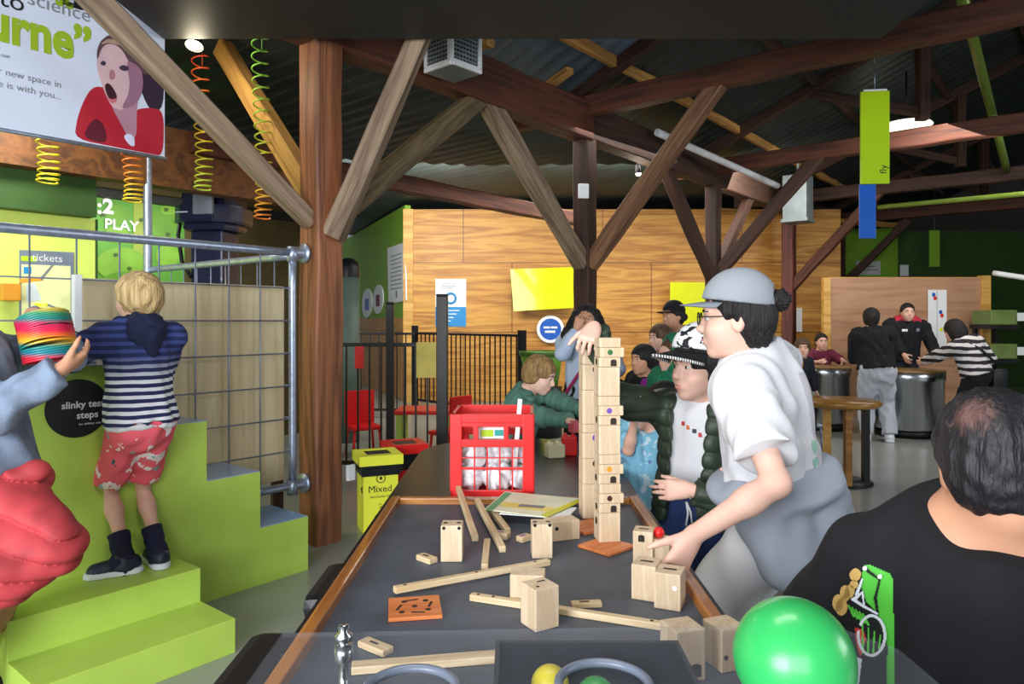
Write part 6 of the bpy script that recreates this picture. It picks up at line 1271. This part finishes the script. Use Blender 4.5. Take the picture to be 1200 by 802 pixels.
# --- the group at the steel drums
f = Fig('woman in black jumper and pale trousers standing with her back turned by the drum', (4.2, 8.2, 0), (4.22, 8.2, .86), (4.2, 8.26, 1.30), (4.21, 8.30, 1.415), (.35, .9, 0), (.4, .8, -.35), k=.95, hs=1.08, h=.012, skin=SK2, RH=(4.40, 8.52, 1.02), LH=(4.16, 8.6, 1.02), Rp=V((.1, -.2, -1)), Lp=V((-.1, -.2, -1)), LF=(4.1, 8.2, 0), RF=(4.36, 8.18, 0)).body(); f.hair(H_BLACK, 'pony'); f.top('jumper', C_BLACK, t=.04, sleeve='long', hem=-.02, fold=.008, arm_t=.03); f.bottoms('trousers', cloth('pale_grey_cotton', (184, 188, 198)), t=.03, fold=.008); f.shoes(C_WHITE, S_WHITE)
f = Fig('staff man in black jacket with red shoulders looking down behind the drum', (5.2, 9.42, 0), (5.2, 9.42, .90), (5.22, 9.36, 1.40), (5.19, 9.29, 1.505), (-.15, -1, 0), (-.2, -.8, -.5), k=1.0, hs=1.0, h=.011, skin=SK2, sw=.215, RH=(5.0, 9.0, .93), LH=(5.42, 9.05, .93)).body(); f.eyes(); f.hair(H_BLACK, 'short')
jk = f.top('jacket', cloth('staff_black', (18, 18, 26), .1), t=.032, sleeve='long', hem=-.05, fold=.006, arm_t=.026, neck=.02); R_ = mat('staff_red', (196, 40, 66), .7)
for sg in (-1, 1):
    lo, hi = f.bounds([f.N, f.RS, f.LS], .14); g = Sdf(lo, hi, .009); g.cone(f.N+f.side*sg*.055+f.up*.005, f.N+f.side*sg*.14-f.up*.035, .085, .077, k=.02); g.cutp(f.N+f.side*sg*.16-f.up*.04, f.side*sg); g.cutp(f.N-f.up*.075, -f.up); f.part('shoulder_panel', g, R_, jk)
decal(jk, [(-.11, .16), (-.05, .16), (-.05, .19), (-.11, .19)], f.tp(.4)-V((0, .3, 0)), V((1, 0, 0)), ZT, V((0, 1, 0)), name='badge', m=M_PAPER); decal(jk, [(.06, .16), (.11, .16), (.11, .2), (.06, .2)], f.tp(.4)-V((0, .3, 0)), V((1, 0, 0)), ZT, V((0, 1, 0)), name='badge', m=M_GREYINK); f.bottoms('trousers', C_NAVY); f.shoes(C_BLACK, S_WHITE)
f = Fig('woman in black and white striped top leaning on the drum at the right', (5.24, 7.95, 0), (5.24, 7.98, .80), (5.14, 8.05, 1.19), (5.06, 8.10, 1.275), (-.35, .85, 0), (-.22, .95, -.4), hu=(-.25, .3, 1), k=.9, hs=1.1, h=.011, skin=SK2, LH=(4.88, 8.4, .92), RH=(5.34, 8.3, .90)).body(); f.hair(H_BLACK, 'bob'); f.top('striped_top', stripe_mat('bw_stripes', (30, 28, 34), (214, 208, 206), .078, .5, wav=.01), t=.035, sleeve='long', hem=-.02, arm_t=.03); f.bottoms('trousers', C_BLACK); f.shoes(C_BLACK, S_WHITE)
b = MB(); b.tube([f.N-f.side*.13-f.tf*.08, f.tp(.6, .0, -.17), f.tp(.2, .14, -.17), f.tp(0, .22, -.1)], .014, 8); s0 = f.mesh_part('bag_strap', b, M_BLACK); b = MB(); b.box((-.09, -.06, -.22), (.09, .06, 0), .03, M=Matrix.Translation(f.tp(0, .26, -.1))); f.mesh_part('bag', b, M_BLACK, parent=s0)
f = Fig('small child in maroon top behind the smaller steel drum', (4.28, 9.85, 0), (4.28, 9.85, .58), (4.28, 9.8, .99), (4.27, 9.77, 1.105), (0, -1, 0), (-.1, -1, -.3), k=.74, hs=.97, h=.011, skin=SK2, RH=(4.12, 9.5, .85), LH=(4.45, 9.52, .86)).body(); f.eyes(); f.hair(H_BLACK, 'short'); f.top('t_shirt', cloth('maroon_cotton', (104, 30, 56)), t=.02, sl=.8); f.bottoms('trousers', C_NAVY); f.shoes(C_BLACK, S_WHITE)
f = Fig('brown haired child in navy top just right of the teenager', (3.52, 8.75, 0), (3.52, 8.75, .58), (3.55, 8.72, .95), (3.56, 8.68, 1.06), (.3, -.9, 0), (-.3, -.9, -.3), k=.72, hs=1.0, h=.011, skin=SK2).body(); f.eyes(); f.hair(H_BROWN, 'bowl'); f.top('jumper', C_NAVY, t=.02, sleeve='long'); f.bottoms('trousers', C_NAVY); f.shoes(C_BLACK, S_WHITE)
f.top('vest', cloth('amber_vest', (200, 140, 40)), t=.028, sleeve='none', hem=.3, opening=(-.3, .04))
# ---------------------------------------------------------------- light and camera
def area(name, loc, aim, size, power, col=(1, 1, 1), sy=None):
    l = bpy.data.lights.new(name, 'AREA'); l.energy = power; l.size = size; l.color = col
    if sy: l.shape = 'RECTANGLE'; l.size_y = sy
    o = bpy.data.objects.new(name, l); COL.objects.link(o); o.location = loc; o.rotation_euler = (V(aim)-V(loc)).to_track_quat('-Z', 'Y').to_euler(); return o
def point(name, loc, power, col, r=.05):
    l = bpy.data.lights.new(name, 'POINT'); l.energy = power; l.color = col; l.shadow_soft_size = r; o = bpy.data.objects.new(name, l); COL.objects.link(o); o.location = loc; return o
w = bpy.data.worlds.new('world'); SC.world = w; w.use_nodes = True; bg = w.node_tree.nodes['Background']; bg.inputs['Color'].default_value = (.86, .93, 1, 1); bg.inputs['Strength'].default_value = .25
area('doorway_daylight', (-1.5, -3.2, 2.2), (.3, 3, .9), 5, 340, (.9, .95, 1), 2.6)
area('right_side_fill', (7.5, 1.5, 2.4), (1.5, 4, 1), 3, 140, (.92, .96, 1), 2)  # area light from the unseen right side, with no window built
area('soffit_fill', (0, 1.2, 2.96), (.1, 2.3, .7), 1.2, 24, (1, .97, .92), .5)  # added fill for the foreground under the soffit
area('left_wall_wash', AB(-.8, 1.7, 2.9), AB(-.8, 2.6, 1.2), 1.6, 45, (1, 1, .9), .3)
area('recess_fill', AB(1.3, 3.3, 2.45), AB(1.3, 4.2, 1.7), 1.6, 24, (1, 1, .9), .3)  # put in to brighten the dark mural; no lamp hangs in this recess
area('left_daylight', (-2.6, -1.8, 1.5), (-1.4, 3.2, .5), 2.5, 190, (.94, .97, 1), 1.5)
area('far_left_fill', (-1.6, 9.3, 3.2), (-2.6, 13.5, 1.8), 2, 130, (1, 1, .95), 1)  # added to brighten the far lime wall, without a fitting
area('ply_wall_fill', (1.8, 9.5, 3.3), (1.8, 12.2, 1.4), 5, 85, (1, .95, .86), .6)  # area light added over the far end to raise the plywood wall
area('hall_down_fill', (1.0, 8.6, 3.12), (1.4, 8.4, 0), 4, 110, (1, .97, .92), 2)  # downward fill put in above the hall floor, source unseen
area('right_hall_fill', (5.2, 7.2, 3.2), (5.2, 9.2, .9), 2.5, 60, (1, .97, .92), 1)  # added fill for the group by the drums, no lamp modelled here
point('spot_glow', W(228, 51, 4.5)+V((0, .02, -.1)), 10, (1, .86, .6), .05)
point('small_spot_glow', W(748, 203, 8.0)+V((0, -.02, -.1)), 6, (1, .9, .7), .04)
cd = bpy.data.cameras.new('camera'); cd.sensor_width = 36; cd.lens = F/1200*36; cd.shift_y = -(401-HZ)/1200; cd.clip_start = .05
cam = bpy.data.objects.new('camera', cd); COL.objects.link(cam); cam.location = (0, 0, HC); cam.rotation_euler = (math.pi/2, 0, 0); SC.camera = cam
vs = SC.view_settings; vs.view_transform = 'Standard'; vs.look = 'None'; vs.gamma = 1; vs.exposure = 0.0
try: vs.use_curve_mapping = False
except Exception: pass
try: SC.display_settings.display_device = 'sRGB'
except Exception: pass
try: SC.cycles.use_denoising = True; SC.cycles.denoiser = 'OPENIMAGEDENOISE'
except Exception: pass
SC.cycles.max_bounces = 8; SC.cycles.transparent_max_bounces = 12; SC.cycles.sample_clamp_indirect = 8
